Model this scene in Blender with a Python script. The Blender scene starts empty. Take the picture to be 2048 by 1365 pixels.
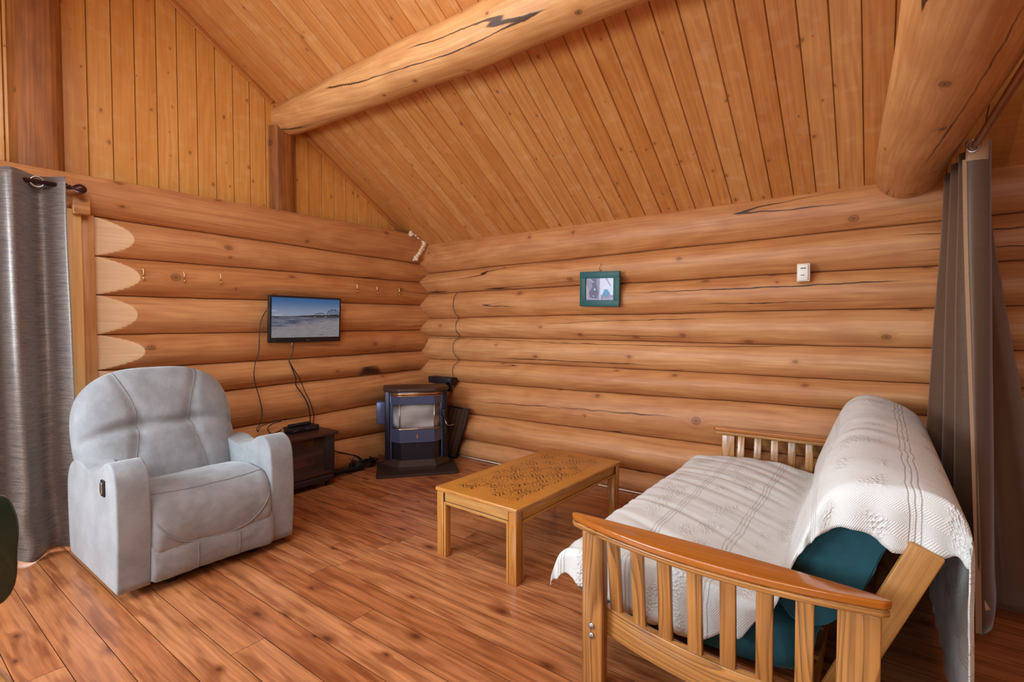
import bpy, bmesh, math, random
from mathutils import Vector, Matrix, noise as mnoise
random.seed(7)
sc = bpy.context.scene
COL = sc.collection
PI = math.pi
def V(*a): return Vector(a)
def lerp(a, b, t): return a + (b - a) * t
def clamp(x, a=0., b=1.): return max(a, min(b, x))
def sstep(a, b, x):
    t = clamp((x - a) / (b - a)); return t * t * (3 - 2 * t)
def nz(x, y=0., z=0.): return mnoise.noise(Vector((x, y, z)))
def srgb(r, g, b):
    f = lambda c: (c / 255 / 12.92) if c / 255 <= .04045 else ((c / 255 + .055) / 1.055) ** 2.4
    return (f(r), f(g), f(b), 1.)

# ------------------------------------------------------------------ materials
class NT:
    def __init__(s, name):
        s.m = bpy.data.materials.new(name); s.m.use_nodes = True
        s.t = s.m.node_tree; s.t.nodes.clear()
        s.out = s.t.nodes.new('ShaderNodeOutputMaterial')
        s.b = s.t.nodes.new('ShaderNodeBsdfPrincipled')
        s.t.links.new(s.b.outputs[0], s.out.inputs[0])
    def set(s, sock, v):
        if hasattr(v, 'is_linked'): s.t.links.new(v, sock)
        else:
            try: sock.default_value = v
            except Exception: sock.default_value = (v, v, v)
    def n(s, typ, ins=None, out=0, **props):
        nd = s.t.nodes.new('ShaderNode' + typ)
        for k, v in props.items(): setattr(nd, k, v)
        for k, v in (ins or {}).items(): s.set(nd.inputs[k], v)
        return nd.outputs[out]
    def M(s, op, a, b=0., c=0., cl=False):
        return s.n('Math', {0: a, 1: b, 2: c}, operation=op, use_clamp=cl)
    def ss(s, a, b, x):
        return s.n('MapRange', {'Value': x, 'From Min': a, 'From Max': b}, interpolation_type='SMOOTHSTEP')
    def mix(s, f, a, b, mode='MIX'):
        nd = s.t.nodes.new('ShaderNodeMix'); nd.data_type = 'RGBA'; nd.blend_type = mode
        s.set(nd.inputs[0], f); s.set(nd.inputs[6], a); s.set(nd.inputs[7], b)
        return nd.outputs[2]
    def vec(s, x=0., y=0., z=0.): return s.n('CombineXYZ', {0: x, 1: y, 2: z})
    def sep(s, v):
        nd = s.t.nodes.new('ShaderNodeSeparateXYZ'); s.t.links.new(v, nd.inputs[0]); return nd.outputs
    def noise(s, v, scale=1., detail=2., rough=.5, dim='3D'):
        return s.n('TexNoise', {'Vector': v, 'Scale': scale, 'Detail': detail, 'Roughness': rough}, noise_dimensions=dim)
    def uv(s): return s.sep(s.n('UVMap', uv_map='UVMap'))
    def tint(s): return s.n('Attribute', out=2, attribute_name='tint')
    def P(s, **kw):
        for k, v in kw.items(): s.set(s.b.inputs[k.replace('_', ' ')], v)
        return s.m
    def bump(s, h, strength=.3, dist=.01):
        s.set(s.b.inputs['Normal'], s.n('Bump', {'Strength': strength, 'Distance': dist, 'Height': h}))

def plain(name, col, rough=.5, metal=0., bump=0., scale=60., var=.12, coat=0., **kw):
    s = NT(name); v = s.n('TexCoord', out=3)
    a = s.noise(v, scale, 4, .6)
    c = s.mix(1., col, s.n('MapRange', {'Value': a, 'To Min': 1 - var, 'To Max': 1 + var}), 'MULTIPLY')
    s.P(Base_Color=c, Roughness=rough, Metallic=metal, Coat_Weight=coat, **kw)
    if bump: s.bump(a, bump, .004)
    return s.m

def wood(name, light, dark, fib=70., ring=14., ringamt=.5, knots=(.16, .62, .016), knotcol=(60, 30, 14), cracks=0., pale=False,
         rough=.5, bump=.15, coat=0., tintamt=.5, tintcol=(.62, .45, .30), mottle=.25, sharp=0., crackw=.0022, crackm=.47, mos=(3., 7.), kring=.5, khalo=.45, stretch=.72, stain=(.4, .75), figure=0.):
    s = NT(name); u, v, _ = s.uv(); t = s.tint()
    M = s.M
    # knots
    kn = 0.; kd = None
    warp = s.noise(s.vec(M('MULTIPLY', u, 2.2), M('MULTIPLY', v, 9.), 3.), 1., 1)
    v1 = M('ADD', v, M('MULTIPLY', M('SUBTRACT', warp, .5), .028))
    if knots:
        cell, th, r = knots
        vo = s.t.nodes.new('ShaderNodeTexVoronoi'); vo.voronoi_dimensions = '2D'
        s.set(vo.inputs['Vector'], s.vec(M('DIVIDE', M('MULTIPLY', u, stretch), cell), M('DIVIDE', v1, cell), 0.))
        s.set(vo.inputs['Scale'], 1.)
        d = M('MULTIPLY', vo.outputs['Distance'], cell)
        rc = s.sep(vo.outputs['Color'])
        has = M('GREATER_THAN', rc[0], th)
        rr = M('MULTIPLY', r, M('ADD', M('MULTIPLY', rc[1], .9), .35))
        q = M('DIVIDE', d, rr)
        kcore = M('MULTIPLY', has, M('ADD', M('MULTIPLY', M('SUBTRACT', 1., s.ss(.75, 1.05, q)), .55), M('MULTIPLY', M('SUBTRACT', 1., s.ss(.15, .5, q)), .6)), 0., True)
        kri = M('MULTIPLY', has, M('SUBTRACT', 1., M('MULTIPLY', M('ABSOLUTE', M('SUBTRACT', q, 1.)), 3.5, cl=True)))
        halo = M('MULTIPLY', has, M('SUBTRACT', 1., s.ss(.8, 3.6, q)))
        v1 = M('ADD', v1, M('MULTIPLY', halo, M('MULTIPLY', M('SUBTRACT', rc[2], .5), .05)))
    # fibres and growth figure
    f1 = s.noise(s.vec(M('MULTIPLY', u, 1.6), M('MULTIPLY', v1, fib), 1.), 1., 3, .65)
    big = s.noise(s.vec(M('MULTIPLY', u, .55), M('MULTIPLY', v1, ring * .45), 7.), 1., 1, .4)
    saw = M('FRACT', M('MULTIPLY', big, ring))
    if sharp: g = M('MULTIPLY', M('POWER', saw, sharp), M('SUBTRACT', 1., s.ss(.86, 1., saw)))
    else: g = M('ABSOLUTE', M('SUBTRACT', M('MULTIPLY', saw, 2.), 1.))
    mo = s.noise(s.vec(M('MULTIPLY', u, mos[0]), M('MULTIPLY', v, mos[1]), 11.), 1., 2, .6)
    fac = M('ADD', M('MULTIPLY', s.ss(.34, .66, f1), .52 * (1 - ringamt * .5)), M('MULTIPLY', g, ringamt), cl=True)
    c = s.mix(fac, light, dark)
    c = s.mix(M('MULTIPLY', s.ss(stain[0], stain[1], mo), mottle), c, dark)
    if figure:
        fg = s.noise(s.vec(M('MULTIPLY', u, 12.), M('MULTIPLY', v, 9.), 17.), 1., 1)
        c = s.mix(M('MULTIPLY', s.ss(.52, .72, fg), figure), c, (1., .80, .52, 1.))  # wavy chatoyant highlights of the boards, put into the colour as paler streaks
    c = s.mix(M('MULTIPLY', t, tintamt), c, s.mix(1., c, (*tintcol, 1.), 'MULTIPLY'))
    h = f1
    if knots:
        c = s.mix(M('MULTIPLY', halo, khalo), c, dark)
        c = s.mix(M('MULTIPLY', kcore, .85), c, srgb(*knotcol))
        c = s.mix(M('MULTIPLY', kri, kring), c, srgb(*[k * .7 for k in knotcol]))
        h = M('ADD', h, M('MULTIPLY', halo, .7))
    if cracks:
        w2 = s.noise(s.vec(M('MULTIPLY', u, 7.), M('MULTIPLY', v, 30.), 2.), 1., 1)
        cv_ = M('ADD', M('MULTIPLY', v, 6.), M('MULTIPLY', w2, .10)); cu_ = M('MULTIPLY', u, .17)
        n1 = s.noise(s.vec(cu_, cv_, 23.), 1., 1, .35)
        n1b = s.noise(s.vec(cu_, M('ADD', cv_, .04), 23.), 1., 1, .35)
        slope = M('MAXIMUM', M('DIVIDE', M('ABSOLUTE', M('SUBTRACT', n1b, n1)), .04 / 6.), 1.2)   # per metre across the grain
        n2 = s.noise(s.vec(M('MULTIPLY', u, .5), M('MULTIPLY', v, 2.5), 31.), 1., 1)
        mask = s.ss(crackm, crackm + .14, n2)
        dist = M('DIVIDE', M('ABSOLUTE', M('SUBTRACT', n1, .5)), slope)
        ck = M('MULTIPLY', mask, M('SUBTRACT', 1., s.ss(.5, 1.1, M('DIVIDE', dist, M('ADD', M('MULTIPLY', mask, crackw), .0003)))))
        c = s.mix(M('MULTIPLY', ck, cracks), c, srgb(48, 24, 12))
        h = M('SUBTRACT', h, M('MULTIPLY', ck, 2.5))
    if pale:
        pa = s.n('Attribute', out=2, attribute_name='pale')
        c = s.mix(s.ss(.35, .65, pa), c, s.mix(f1, srgb(246, 212, 168), srgb(216, 164, 112)))
    s.P(Base_Color=c, Roughness=M('ADD', rough, M('MULTIPLY', M('SUBTRACT', f1, .5), .15)), Coat_Weight=coat, Coat_Roughness=.15)
    s.bump(h, bump, .004)
    return s.m

MT = {}
MT['log'] = wood('log wood', srgb(222, 164, 108), srgb(178, 112, 66), fib=60, ring=9, ringamt=.30, knots=(.24, .5, .014), stretch=.55, cracks=.95,
                 knotcol=(112, 62, 34), rough=.52, bump=.2, tintamt=.75, tintcol=(.82, .68, .54), mottle=.4, pale=True)
MT['logpale'] = wood('cut log face wood', srgb(238, 196, 148), srgb(206, 146, 92), fib=60, ring=8, ringamt=.3, knots=None, rough=.6)
MT['beam'] = wood('peeled beam wood', srgb(226, 170, 110), srgb(184, 118, 64), fib=50, ring=8, ringamt=.3, knots=(.30, .25, .015), cracks=.95,
                  knotcol=(70, 38, 20), rough=.48, bump=.25, mottle=.5, tintamt=.4, crackw=.0036, crackm=.40)
MT['ceil'] = wood('ceiling board wood', srgb(223, 160, 93), srgb(190, 120, 62), fib=60, ring=10, ringamt=.35, figure=.10, knots=(.15, .62, .0085), knotcol=(112, 60, 30),
                  rough=.42, bump=.12, tintamt=.9, tintcol=(.84, .68, .50), mottle=.2, coat=.1)
MT['gable'] = wood('gable board wood', srgb(230, 168, 90), srgb(204, 134, 62), fib=50, ring=9, ringamt=.3, figure=.09, knots=(.14, .64, .008), knotcol=(120, 62, 26),
                   rough=.38, bump=.12, tintamt=.5, tintcol=(.85, .72, .55), mottle=.2, coat=.15)
MT['floor'] = wood('floor plank wood', srgb(212, 142, 92), srgb(134, 72, 38), fib=55, ring=9, ringamt=.3, kring=.15, khalo=.9, stretch=.5, stain=(.47, .68), knots=(.19, .5, .014), knotcol=(62, 28, 12),
                   rough=.33, bump=.12, tintamt=.8, tintcol=(.74, .58, .46), mottle=.75, mos=(2.6, 17.), coat=.25)
MT['oak'] = wood('golden oak wood', srgb(220, 156, 78), srgb(150, 92, 36), fib=110, ring=16, ringamt=.45, knots=None, sharp=2.5, rough=.3, bump=.08, coat=.4, tintamt=.5)
MT['ash'] = wood('ash frame wood', srgb(212, 152, 84), srgb(96, 54, 22), fib=90, ring=18, ringamt=.75, knots=None, sharp=2.2, rough=.32, bump=.1, coat=.35, tintamt=.5, mottle=.3)
MT['armtop'] = wood('glossy arm wood', srgb(198, 118, 42), srgb(150, 80, 22), fib=120, ring=6, ringamt=.25, knots=None, rough=.2, bump=.04, coat=.8, mottle=.2)
MT['post'] = wood('weathered post wood', srgb(186, 116, 52), srgb(122, 68, 26), fib=60, ring=8, ringamt=.35, knots=(.4, .4, .016), cracks=1., crackw=.004, knotcol=(60, 32, 14), rough=.55, bump=.25, mottle=.6)
MT['palewood'] = wood('sanded pale wood', srgb(214, 164, 92), srgb(164, 108, 48), fib=140, ring=8, ringamt=.25, knots=None, rough=.5, bump=.1, mottle=.5)
MT['trimwood'] = wood('casing wood', srgb(250, 198, 128), srgb(226, 160, 88), fib=60, ring=8, ringamt=.3, knots=(.2, .7, .009), rough=.5, bump=.08)  # base colour brightened to stand in for light on the shadowed casing
MT['ply'] = wood('plywood', srgb(214, 152, 80), srgb(190, 120, 54), fib=40, ring=6, ringamt=.25, knots=None, rough=.5, bump=.05)
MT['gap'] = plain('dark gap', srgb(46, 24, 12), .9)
MT['foam'] = plain('spray foam', srgb(240, 216, 184), .9, bump=1., scale=90)
MT['black'] = plain('black plastic', srgb(24, 23, 26), .35)
MT['blackmat'] = plain('matte black metal', srgb(34, 30, 32), .5, .3, bump=.1, scale=200)
MT['stove'] = plain('stove steel', srgb(44, 40, 50), .36, .45, bump=.05, scale=300)
MT['stovetop'] = plain('stove cast top', srgb(70, 48, 42), .45, .2, bump=.1, scale=200)
MT['stovedoor'] = plain('stove door enamel', srgb(86, 98, 134), .3, .55, bump=.04, scale=300)
MT['rustpad'] = plain('hearth pad', srgb(58, 40, 32), .6, .2, bump=.3, scale=120, var=.35)
MT['brass'] = plain('brass', srgb(240, 206, 150), .25, 1., var=.05)
MT['copper'] = plain('copper trim', srgb(214, 150, 92), .3, .7, var=.05)
MT['steel'] = plain('steel', srgb(190, 190, 192), .28, 1., var=.05)
MT['standwood'] = plain('dark brown laminate', srgb(62, 38, 36), .38, bump=.05, scale=40, var=.3)
MT['standside'] = plain('navy laminate', srgb(38, 32, 44), .4, var=.15)
MT['white'] = plain('white plastic', srgb(240, 232, 222), .4, var=.02)
MT['ivory'] = plain('ivory plastic', srgb(238, 214, 186), .45, var=.02)
MT['dkgrey'] = plain('grey print', srgb(70, 70, 76), .6)
MT['tagpaper'] = plain('paper tag', srgb(226, 186, 150), .8, var=.05)
MT['greenpaint'] = plain('green painted wood', srgb(30, 86, 86), .5, bump=.2, scale=80, var=.2)
MT['chairpaint'] = plain('dark green gloss paint', srgb(34, 58, 46), .14, coat=.8, var=.2)
MT['rod'] = plain('dark bronze rod', srgb(78, 44, 46), .25, .6, var=.1)
MT['woodrod'] = plain('brown rod', srgb(150, 82, 38), .3, .1, var=.1)
MT['redled'] = plain('red light', srgb(230, 60, 60), .4)

def mk_suede():
    s = NT('grey suede'); v = s.n('TexCoord', out=3)
    a = s.noise(v, 7., 4, .65); f = s.noise(v, 160., 3, .6)
    c = s.mix(s.ss(.3, .7, a), srgb(129, 131, 134), srgb(152, 154, 157))
    c = s.mix(M_(s, f, .25), c, srgb(178, 181, 184))
    s.P(Base_Color=c, Roughness=.9, Sheen_Weight=.5, Sheen_Roughness=.4)
    s.bump(s.M('ADD', s.M('MULTIPLY', a, 3.), s.M('MULTIPLY', f, .8)), .35, .004); return s.m
def M_(s, x, k): return s.M('MULTIPLY', x, k)
MT['suede'] = mk_suede()
MT['suedeseam'] = plain('suede piping', srgb(140, 141, 145), .85, var=.1)

def mk_velvet():
    s = NT('teal velvet'); v = s.n('TexCoord', out=3)
    a = s.noise(v, 9., 4, .6)
    s.P(Base_Color=s.mix(a, srgb(3, 36, 44), srgb(24, 92, 106)), Roughness=.85, Sheen_Weight=.6, Sheen_Tint=srgb(120, 200, 215), Sheen_Roughness=.4)
    s.bump(s.noise(v, 220., 2), .3, .003); return s.m
MT['velvet'] = mk_velvet()

def mk_blanket():
    s = NT('white woven coverlet'); u, v, _ = s.uv(); M = s.M
    wob = M('MULTIPLY', M('SUBTRACT', s.noise(s.vec(M('MULTIPLY', u, 6.), M('MULTIPLY', v, 6.), 0.), 1., 2), .5), .03)
    uu = M('ADD', u, wob)
    f = M('SUBTRACT', M('MULTIPLY', M('FRACT', M('DIVIDE', uu, .30)), .30), .15)   # metres from a stripe group
    line = 0.
    for k in (-.016, 0., .016):
        l = M('SUBTRACT', 1., s.ss(.001, .004, M('ABSOLUTE', M('SUBTRACT', f, k))))
        line = M('MAXIMUM', line, l)
    band = s.ss(.055, .085, M('ABSOLUTE', f))
    cell = s.n('TexVoronoi', {'Vector': s.vec(u, v, 0.), 'Scale': 85.}, voronoi_dimensions='2D')
    cl = s.noise(s.vec(M('MULTIPLY', u, 7.), M('MULTIPLY', v, 5.5), 5.), 1., 1)
    flo = M('MULTIPLY', band, M('MULTIPLY', s.ss(.50, .62, cl), s.ss(.25, .75, cell)))
    weave = M('SINE', M('MULTIPLY', M('ADD', u, M('MULTIPLY', M('ABSOLUTE', M('SUBTRACT', M('FRACT', M('MULTIPLY', v, 12.)), .5)), .06)), 900.))
    h = M('ADD', M('MULTIPLY', weave, .18), M('SUBTRACT', M('MULTIPLY', flo, 2.2), M('MULTIPLY', line, 1.6)))
    c = s.mix(M('MULTIPLY', line, .34), srgb(228, 230, 227), srgb(168, 160, 150))
    c = s.mix(M('MULTIPLY', M('MULTIPLY', band, s.ss(.5, .62, cl)), .14), c, srgb(190, 178, 162))  # crease shade of woven lines and clusters tinted into the colour
    s.P(Base_Color=c, Roughness=.95, Sheen_Weight=.2)
    s.bump(h, .55, .004)
    return s.m
MT['blanket'] = mk_blanket()

def mk_drape(name, c1, c2, slub=1., rough=.5, sheen=.3, spec=.5, metal=0.):
    s = NT(name); u, v, _ = s.uv(); M = s.M
    a = s.noise(s.vec(M('MULTIPLY', u, 9.), M('MULTIPLY', v, 210.), 0.), 1., 3, .7)
    b = s.noise(s.vec(M('MULTIPLY', u, 400.), M('MULTIPLY', v, 40.), 3.), 1., 1)
    f = s.ss(.3, .7, M('ADD', M('MULTIPLY', a, .75), M('MULTIPLY', b, .25)))
    s.P(Base_Color=s.mix(M('MULTIPLY', f, slub), c1, c2), Roughness=rough, Sheen_Weight=sheen, Specular_IOR_Level=spec, Metallic=metal)
    s.bump(a, .25 * slub, .002); return s.m
MT['drapeL'] = mk_drape('shot silk drape', srgb(62, 54, 58), srgb(142, 126, 114), 1., .38, .4, .7, .25)
MT['drapeR'] = mk_drape('brown satin drape', srgb(88, 62, 43), srgb(108, 80, 57), .5, .5, .35)
MT['drapehem'] = mk_drape('brown satin hem', srgb(164, 126, 92), srgb(182, 144, 108), .5, .55, .3)

def glass(name, col=(1, 1, 1, 1), rough=.02, alpha=.18):
    s = NT(name)
    s.P(Base_Color=col, Roughness=rough, Alpha=alpha, Specular_IOR_Level=.6); return s.m
MT['glass'] = glass('cabinet glass', srgb(120, 96, 92), .04, .14)
MT['pane'] = glass('window glass', (.8, .9, 1, 1), .02, .12)

def mk_stoveglass():
    s = NT('pale centred stove glass'); v = s.n('TexCoord', out=0); x, y, z = s.sep(v)
    n = s.noise(v, 1.6, 1, .5)
    r = s.M('SQRT', s.M('ADD', s.M('POWER', s.M('MULTIPLY', s.M('SUBTRACT', x, .5), 1.9), 4.), s.M('POWER', s.M('MULTIPLY', s.M('SUBTRACT', z, .5), 2.), 4.)))
    fog = s.M('MULTIPLY', s.M('SUBTRACT', 1., s.ss(.55, 1., r)), s.ss(.1, .8, n))  # paler grey towards the middle of the panes, broken up by noise
    s.P(Base_Color=s.mix(fog, srgb(50, 46, 50), srgb(186, 180, 178)), Roughness=.25, Coat_Weight=.5); return s.m
MT['stoveglass'] = mk_stoveglass()

def mk_screen():
    s = NT('television picture'); u, v, _ = s.uv(); M = s.M
    sky = s.mix(s.ss(.50, 1., v), srgb(150, 166, 186), srgb(52, 104, 160))
    cn = s.noise(s.vec(M('MULTIPLY', u, 4.), M('MULTIPLY', v, 14.), 0.), 1., 4, .6)
    cm = M('MULTIPLY', M('MULTIPLY', s.ss(.52, .7, cn), M('SUBTRACT', 1., s.ss(.62, .82, v))), s.ss(.5, .95, M('ADD', M('ABSOLUTE', M('SUBTRACT', u, .45)), .42)))
    sky = s.mix(M('MULTIPLY', cm, .8), sky, srgb(214, 214, 220))
    wn = s.noise(s.vec(M('MULTIPLY', u, 5.), M('MULTIPLY', v, 26.), 4.), 1., 4, .65)
    water = s.mix(s.ss(.35, .65, wn), srgb(52, 72, 98), srgb(132, 138, 154))
    water = s.mix(M('MULTIPLY', s.ss(.45, .28, M('ADD', v, M('MULTIPLY', M('SUBTRACT', .5, u), .25))), .8), water, s.mix(wn, srgb(128, 126, 134), srgb(176, 172, 174)))
    water = s.mix(M('MULTIPLY', M('GREATER_THAN', wn, .62), .6), water, srgb(60, 62, 76))
    hn = s.noise(s.vec(M('MULTIPLY', u, 6.), 0., 9.), 1., 3)
    hill = M('ADD', .535, M('MULTIPLY', M('MULTIPLY', hn, s.ss(.2, .7, u)), .09))
    c = s.mix(M('GREATER_THAN', v, .515), water, s.mix(M('GREATER_THAN', v, hill), srgb(60, 62, 70), sky))
    s.P(Base_Color=s.mix(1., c, (.25, .25, .25, 1), 'MULTIPLY'), Roughness=.25, Emission_Color=c, Emission_Strength=.55); return s.m
MT['screen'] = mk_screen()
MT['bridge'] = plain('dark bridge in the picture', srgb(34, 38, 50), .5)
MT['pier'] = plain('pale bridge pier in the picture', srgb(150, 140, 140), .5)

def mk_parquet():
    s = NT('parquet table top'); u, v, _ = s.uv(); M = s.M   # u along the table, v across (metres, centred)
    cu = M('DIVIDE', u, .105); cv = M('DIVIDE', v, .105)
    chk = M('MODULO', M('ADD', M('FLOOR', M('ADD', cu, 100.)), M('FLOOR', M('ADD', cv, 100.))), 2.)
    rnd = s.n('TexWhiteNoise', {'Vector': s.vec(M('FLOOR', cu), M('FLOOR', cv), 0.)}, noise_dimensions='2D')
    n = s.noise(s.vec(M('MULTIPLY', u, 16.), M('MULTIPLY', v, 16.), M('MULTIPLY', rnd, 9.)), 1., 2)
    tri = M('ABSOLUTE', M('SUBTRACT', M('FRACT', M('ADD', M('MULTIPLY', v, 15.), M('MULTIPLY', n, .9))), .5))
    z = M('ADD', M('MULTIPLY', u, 27.), M('ADD', M('MULTIPLY', tri, 2.2), M('MULTIPLY', rnd, 3.)))
    ln = s.ss(.52, .72, M('FRACT', z))
    zone = M('MULTIPLY', s.ss(.38, .5, s.noise(s.vec(M('MULTIPLY', u, 9.), M('MULTIPLY', v, 9.), M('MULTIPLY', rnd, 5.)), 1., 1)), M('ADD', .45, M('MULTIPLY', chk, .55)))
    inside = M('MULTIPLY', s.ss(.535, .50, M('ABSOLUTE', u)), s.ss(.245, .21, M('ABSOLUTE', v)))
    fibd = s.noise(s.vec(M('MULTIPLY', u, 60.), M('MULTIPLY', v, 6.), 0.), 1., 3)
    base = s.mix(fibd, srgb(206, 140, 56), srgb(176, 108, 36))
    base = s.mix(M('MULTIPLY', M('MULTIPLY', inside, rnd), .22), base, srgb(156, 96, 36))
    c = s.mix(M('MULTIPLY', M('MULTIPLY', ln, zone), M('MULTIPLY', inside, 1.)), base, srgb(62, 34, 10))
    s.P(Base_Color=c, Roughness=.28, Coat_Weight=.4, Coat_Roughness=.15); return s.m
MT['parquet'] = mk_parquet()

def mk_grille():
    s = NT('perforated dark metal'); u, v, _ = s.uv(); M = s.M
    a = M('SINE', M('MULTIPLY', v, 420.)); b = M('SINE', M('MULTIPLY', u, 110.))
    hole = M('MULTIPLY', s.ss(.1, .5, a), s.ss(-.8, -.3, b))
    s.P(Base_Color=s.mix(hole, srgb(128, 98, 80), srgb(34, 26, 22)), Roughness=.5, Metallic=.4); return s.m
MT['grille'] = mk_grille()

# ------------------------------------------------------------------ mesh helpers
class MB:
    def __init__(s):
        s.bm = bmesh.new(); s.uvl = s.bm.loops.layers.uv.new('UVMap'); s.tl = s.bm.faces.layers.float.new('tint'); s.mats = []
    def mi(s, m):
        if m not in s.mats: s.mats.append(m)
        return s.mats.index(m)
    def face(s, vs, uvs=None, tint=0., mat=None, smooth=False):
        try: f = s.bm.faces.new(vs)
        except ValueError: return None
        f[s.tl] = tint; f.smooth = smooth
        if mat: f.material_index = s.mi(mat)
        if uvs:
            for l, uv in zip(f.loops, uvs): l[s.uvl].uv = uv
        return f
    def boxuv(s, faces, ax=None, off=None, tint=0.):
        vs = {v for f in faces for v in f.verts}
        if ax is None:
            d = [max(v.co[i] for v in vs) - min(v.co[i] for v in vs) for i in range(3)]
            ax = d.index(max(d))
        off = off or (random.random() * 50, random.random() * 50)
        o = [i for i in range(3) if i != ax]
        for f in faces:
            n = f.normal; f[s.tl] = tint
            k = max(range(3), key=lambda i: abs(n[i]))
            for l in f.loops:
                c = l.vert.co
                if k == ax: uv = (c[o[0]], c[o[1]])
                elif k == o[0]: uv = (c[ax], c[o[1]])
                else: uv = (c[ax], c[o[0]] + .37)
                l[s.uvl].uv = (uv[0] + off[0], uv[1] + off[1])
    def box(s, c, size, bev=.003, seg=2, rot=None, mat=None, ax=None, tint=None, smooth=True):
        t = bmesh.new(); bmesh.ops.create_cube(t, size=1.)
        bmesh.ops.scale(t, vec=Vector(size), verts=t.verts)
        if bev: bmesh.ops.bevel(t, geom=t.edges[:], offset=min(bev, min(size) * .45), segments=seg, profile=.5, affect='EDGES')
        return s.add(t, Matrix.Translation(Vector(c)) @ (rot.to_4x4() if rot else Matrix.Identity(4)), mat, ax, tint, smooth)
    def add(s, t, mtx=None, mat=None, ax=None, tint=None, smooth=True):
        """append bmesh t (UVs by box projection in t's own axes)"""
        t.normal_update()
        mp = {}; fs = []
        for v in t.verts: mp[v] = s.bm.verts.new(v.co)
        for f in t.faces:
            try: nf = s.bm.faces.new([mp[v] for v in f.verts])
            except ValueError: continue
            nf.smooth = smooth
            if mat: nf.material_index = s.mi(mat)
            fs.append(nf)
        for f in fs: f.normal_update()
        s.boxuv(fs, ax, None, random.random() if tint is None else tint)
        if mtx:
            for v in mp.values(): v.co = mtx @ v.co
        t.free(); return fs
    def prism(s, pts, h, mtx=None, bev=0., seg=2, mat=None, ax=None, tint=None, smooth=False, rim=False):
        """polygon in local xy extruded along z 0..h"""
        t = bmesh.new()
        b = [t.verts.new((p[0], p[1], 0.)) for p in pts]; f = t.faces.new(b)
        r = bmesh.ops.extrude_face_region(t, geom=[f])
        for v in [g for g in r['geom'] if isinstance(g, bmesh.types.BMVert)]: v.co.z += h
        bmesh.ops.recalc_face_normals(t, faces=t.faces[:])
        if bev:
            es = [e for e in t.edges if abs(e.verts[0].co.z - e.verts[1].co.z) < 1e-6] if rim else t.edges[:]
            bmesh.ops.bevel(t, geom=es, offset=bev, segments=seg, profile=.5, affect='EDGES', clamp_overlap=True)
        return s.add(t, mtx, mat, ax, tint, smooth)
    def grid(s, fn, nu, nv, uvf=None, tint=0., mat=None, closeu=False, smooth=True, flip=False):
        """fn(a,b) with a,b in 0..1"""
        vs = [[s.bm.verts.new(fn(i / nu, j / nv)) for j in range(nv + 1)] for i in range(nu + (0 if closeu else 1))]
        n = len(vs); out = []
        for i in range(nu):
            for j in range(nv):
                q = [(i, j), (i + 1, j), (i + 1, j + 1), (i, j + 1)]
                if flip: q.reverse()
                ab = [(a / nu, b / nv) for a, b in q]
                out.append(s.face([vs[a % n][b] for a, b in q], [uvf(*x) if uvf else x for x in ab], tint, mat, smooth))
        return vs
    def tube(s, pts, r, seg=8, cap=True, tint=0., mat=None, off=None):
        pts = [Vector(p) for p in pts]; n = len(pts)
        rs = r if isinstance(r, (list, tuple)) else [r] * n
        off = off or (random.random() * 30, random.random() * 30)
        rings = []; L = 0.; up = None
        for i, p in enumerate(pts):
            d = (pts[min(i + 1, n - 1)] - pts[max(i - 1, 0)])
            d = d.normalized() if d.length > 1e-9 else Vector((0, 0, 1))
            if up is None:
                up = Vector((0, 0, 1)) if abs(d.z) < .9 else Vector((1, 0, 0))
            a = d.cross(up)
            if a.length < 1e-6: a = d.orthogonal()
            a.normalize(); b = a.cross(d).normalized(); up = b
            if i: L += (p - pts[i - 1]).length
            rings.append(([s.bm.verts.new(p + (a * math.cos(2 * PI * k / seg) + b * math.sin(2 * PI * k / seg)) * rs[i]) for k in range(seg)], L, rs[i]))
        for (r0, l0, a0), (r1, l1, a1) in zip(rings, rings[1:]):
            for k in range(seg):
                k2 = (k + 1) % seg
                w = 2 * PI * max(a0, a1) / seg
                s.face([r0[k], r0[k2], r1[k2], r1[k]], [(l0 + off[0], k * w + off[1]), (l0 + off[0], (k + 1) * w + off[1]), (l1 + off[0], (k + 1) * w + off[1]), (l1 + off[0], k * w + off[1])], tint, mat, True)
        if cap:
            for R_, sg in ((rings[0][0], 1), (rings[-1][0], -1)):
                vv = R_ if sg < 0 else R_[::-1]
                s.face(vv, [(v.co.x + v.co.y, v.co.z) for v in vv], tint, mat)
    def lathe(s, prof, seg=20, mtx=None, mat=None):
        t = bmesh.new(); rings = []
        for r, z in prof:
            rings.append([t.verts.new((r * math.cos(2 * PI * k / seg), r * math.sin(2 * PI * k / seg), z)) for k in range(seg)] if r > 1e-6 else [t.verts.new((0, 0, z))])
        for a, b in zip(rings, rings[1:]):
            for k in range(seg):
                k2 = (k + 1) % seg
                q = ([a[k], a[k2]] if len(a) > 1 else [a[0]]) + ([b[k2], b[k]] if len(b) > 1 else [b[0]])
                if len(q) > 2: t.faces.new(q)
        return s.add(t, mtx, mat)
    def build(s, name, mat, parent=None, loc=None, sub=0, bevel=0., solid=0.):
        me = bpy.data.meshes.new(name)
        mats = ([mat] if mat else []) + [m for m in s.mats if m is not mat]
        if s.mats:
            idx = [mats.index(m) for m in s.mats]
            used = bool(mat)
            for f in s.bm.faces: pass
        # faces made without a material use slot 0 = mat ; others mapped by their own index
        s.bm.normal_update(); s.bm.to_mesh(me); s.bm.free()
        for m in mats: me.materials.append(m)
        o = bpy.data.objects.new(name, me); COL.objects.link(o)
        if parent: o.parent = parent
        if loc: o.location = loc
        if solid:
            md = o.modifiers.new('solid', 'SOLIDIFY'); md.thickness = solid; md.offset = -1
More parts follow.
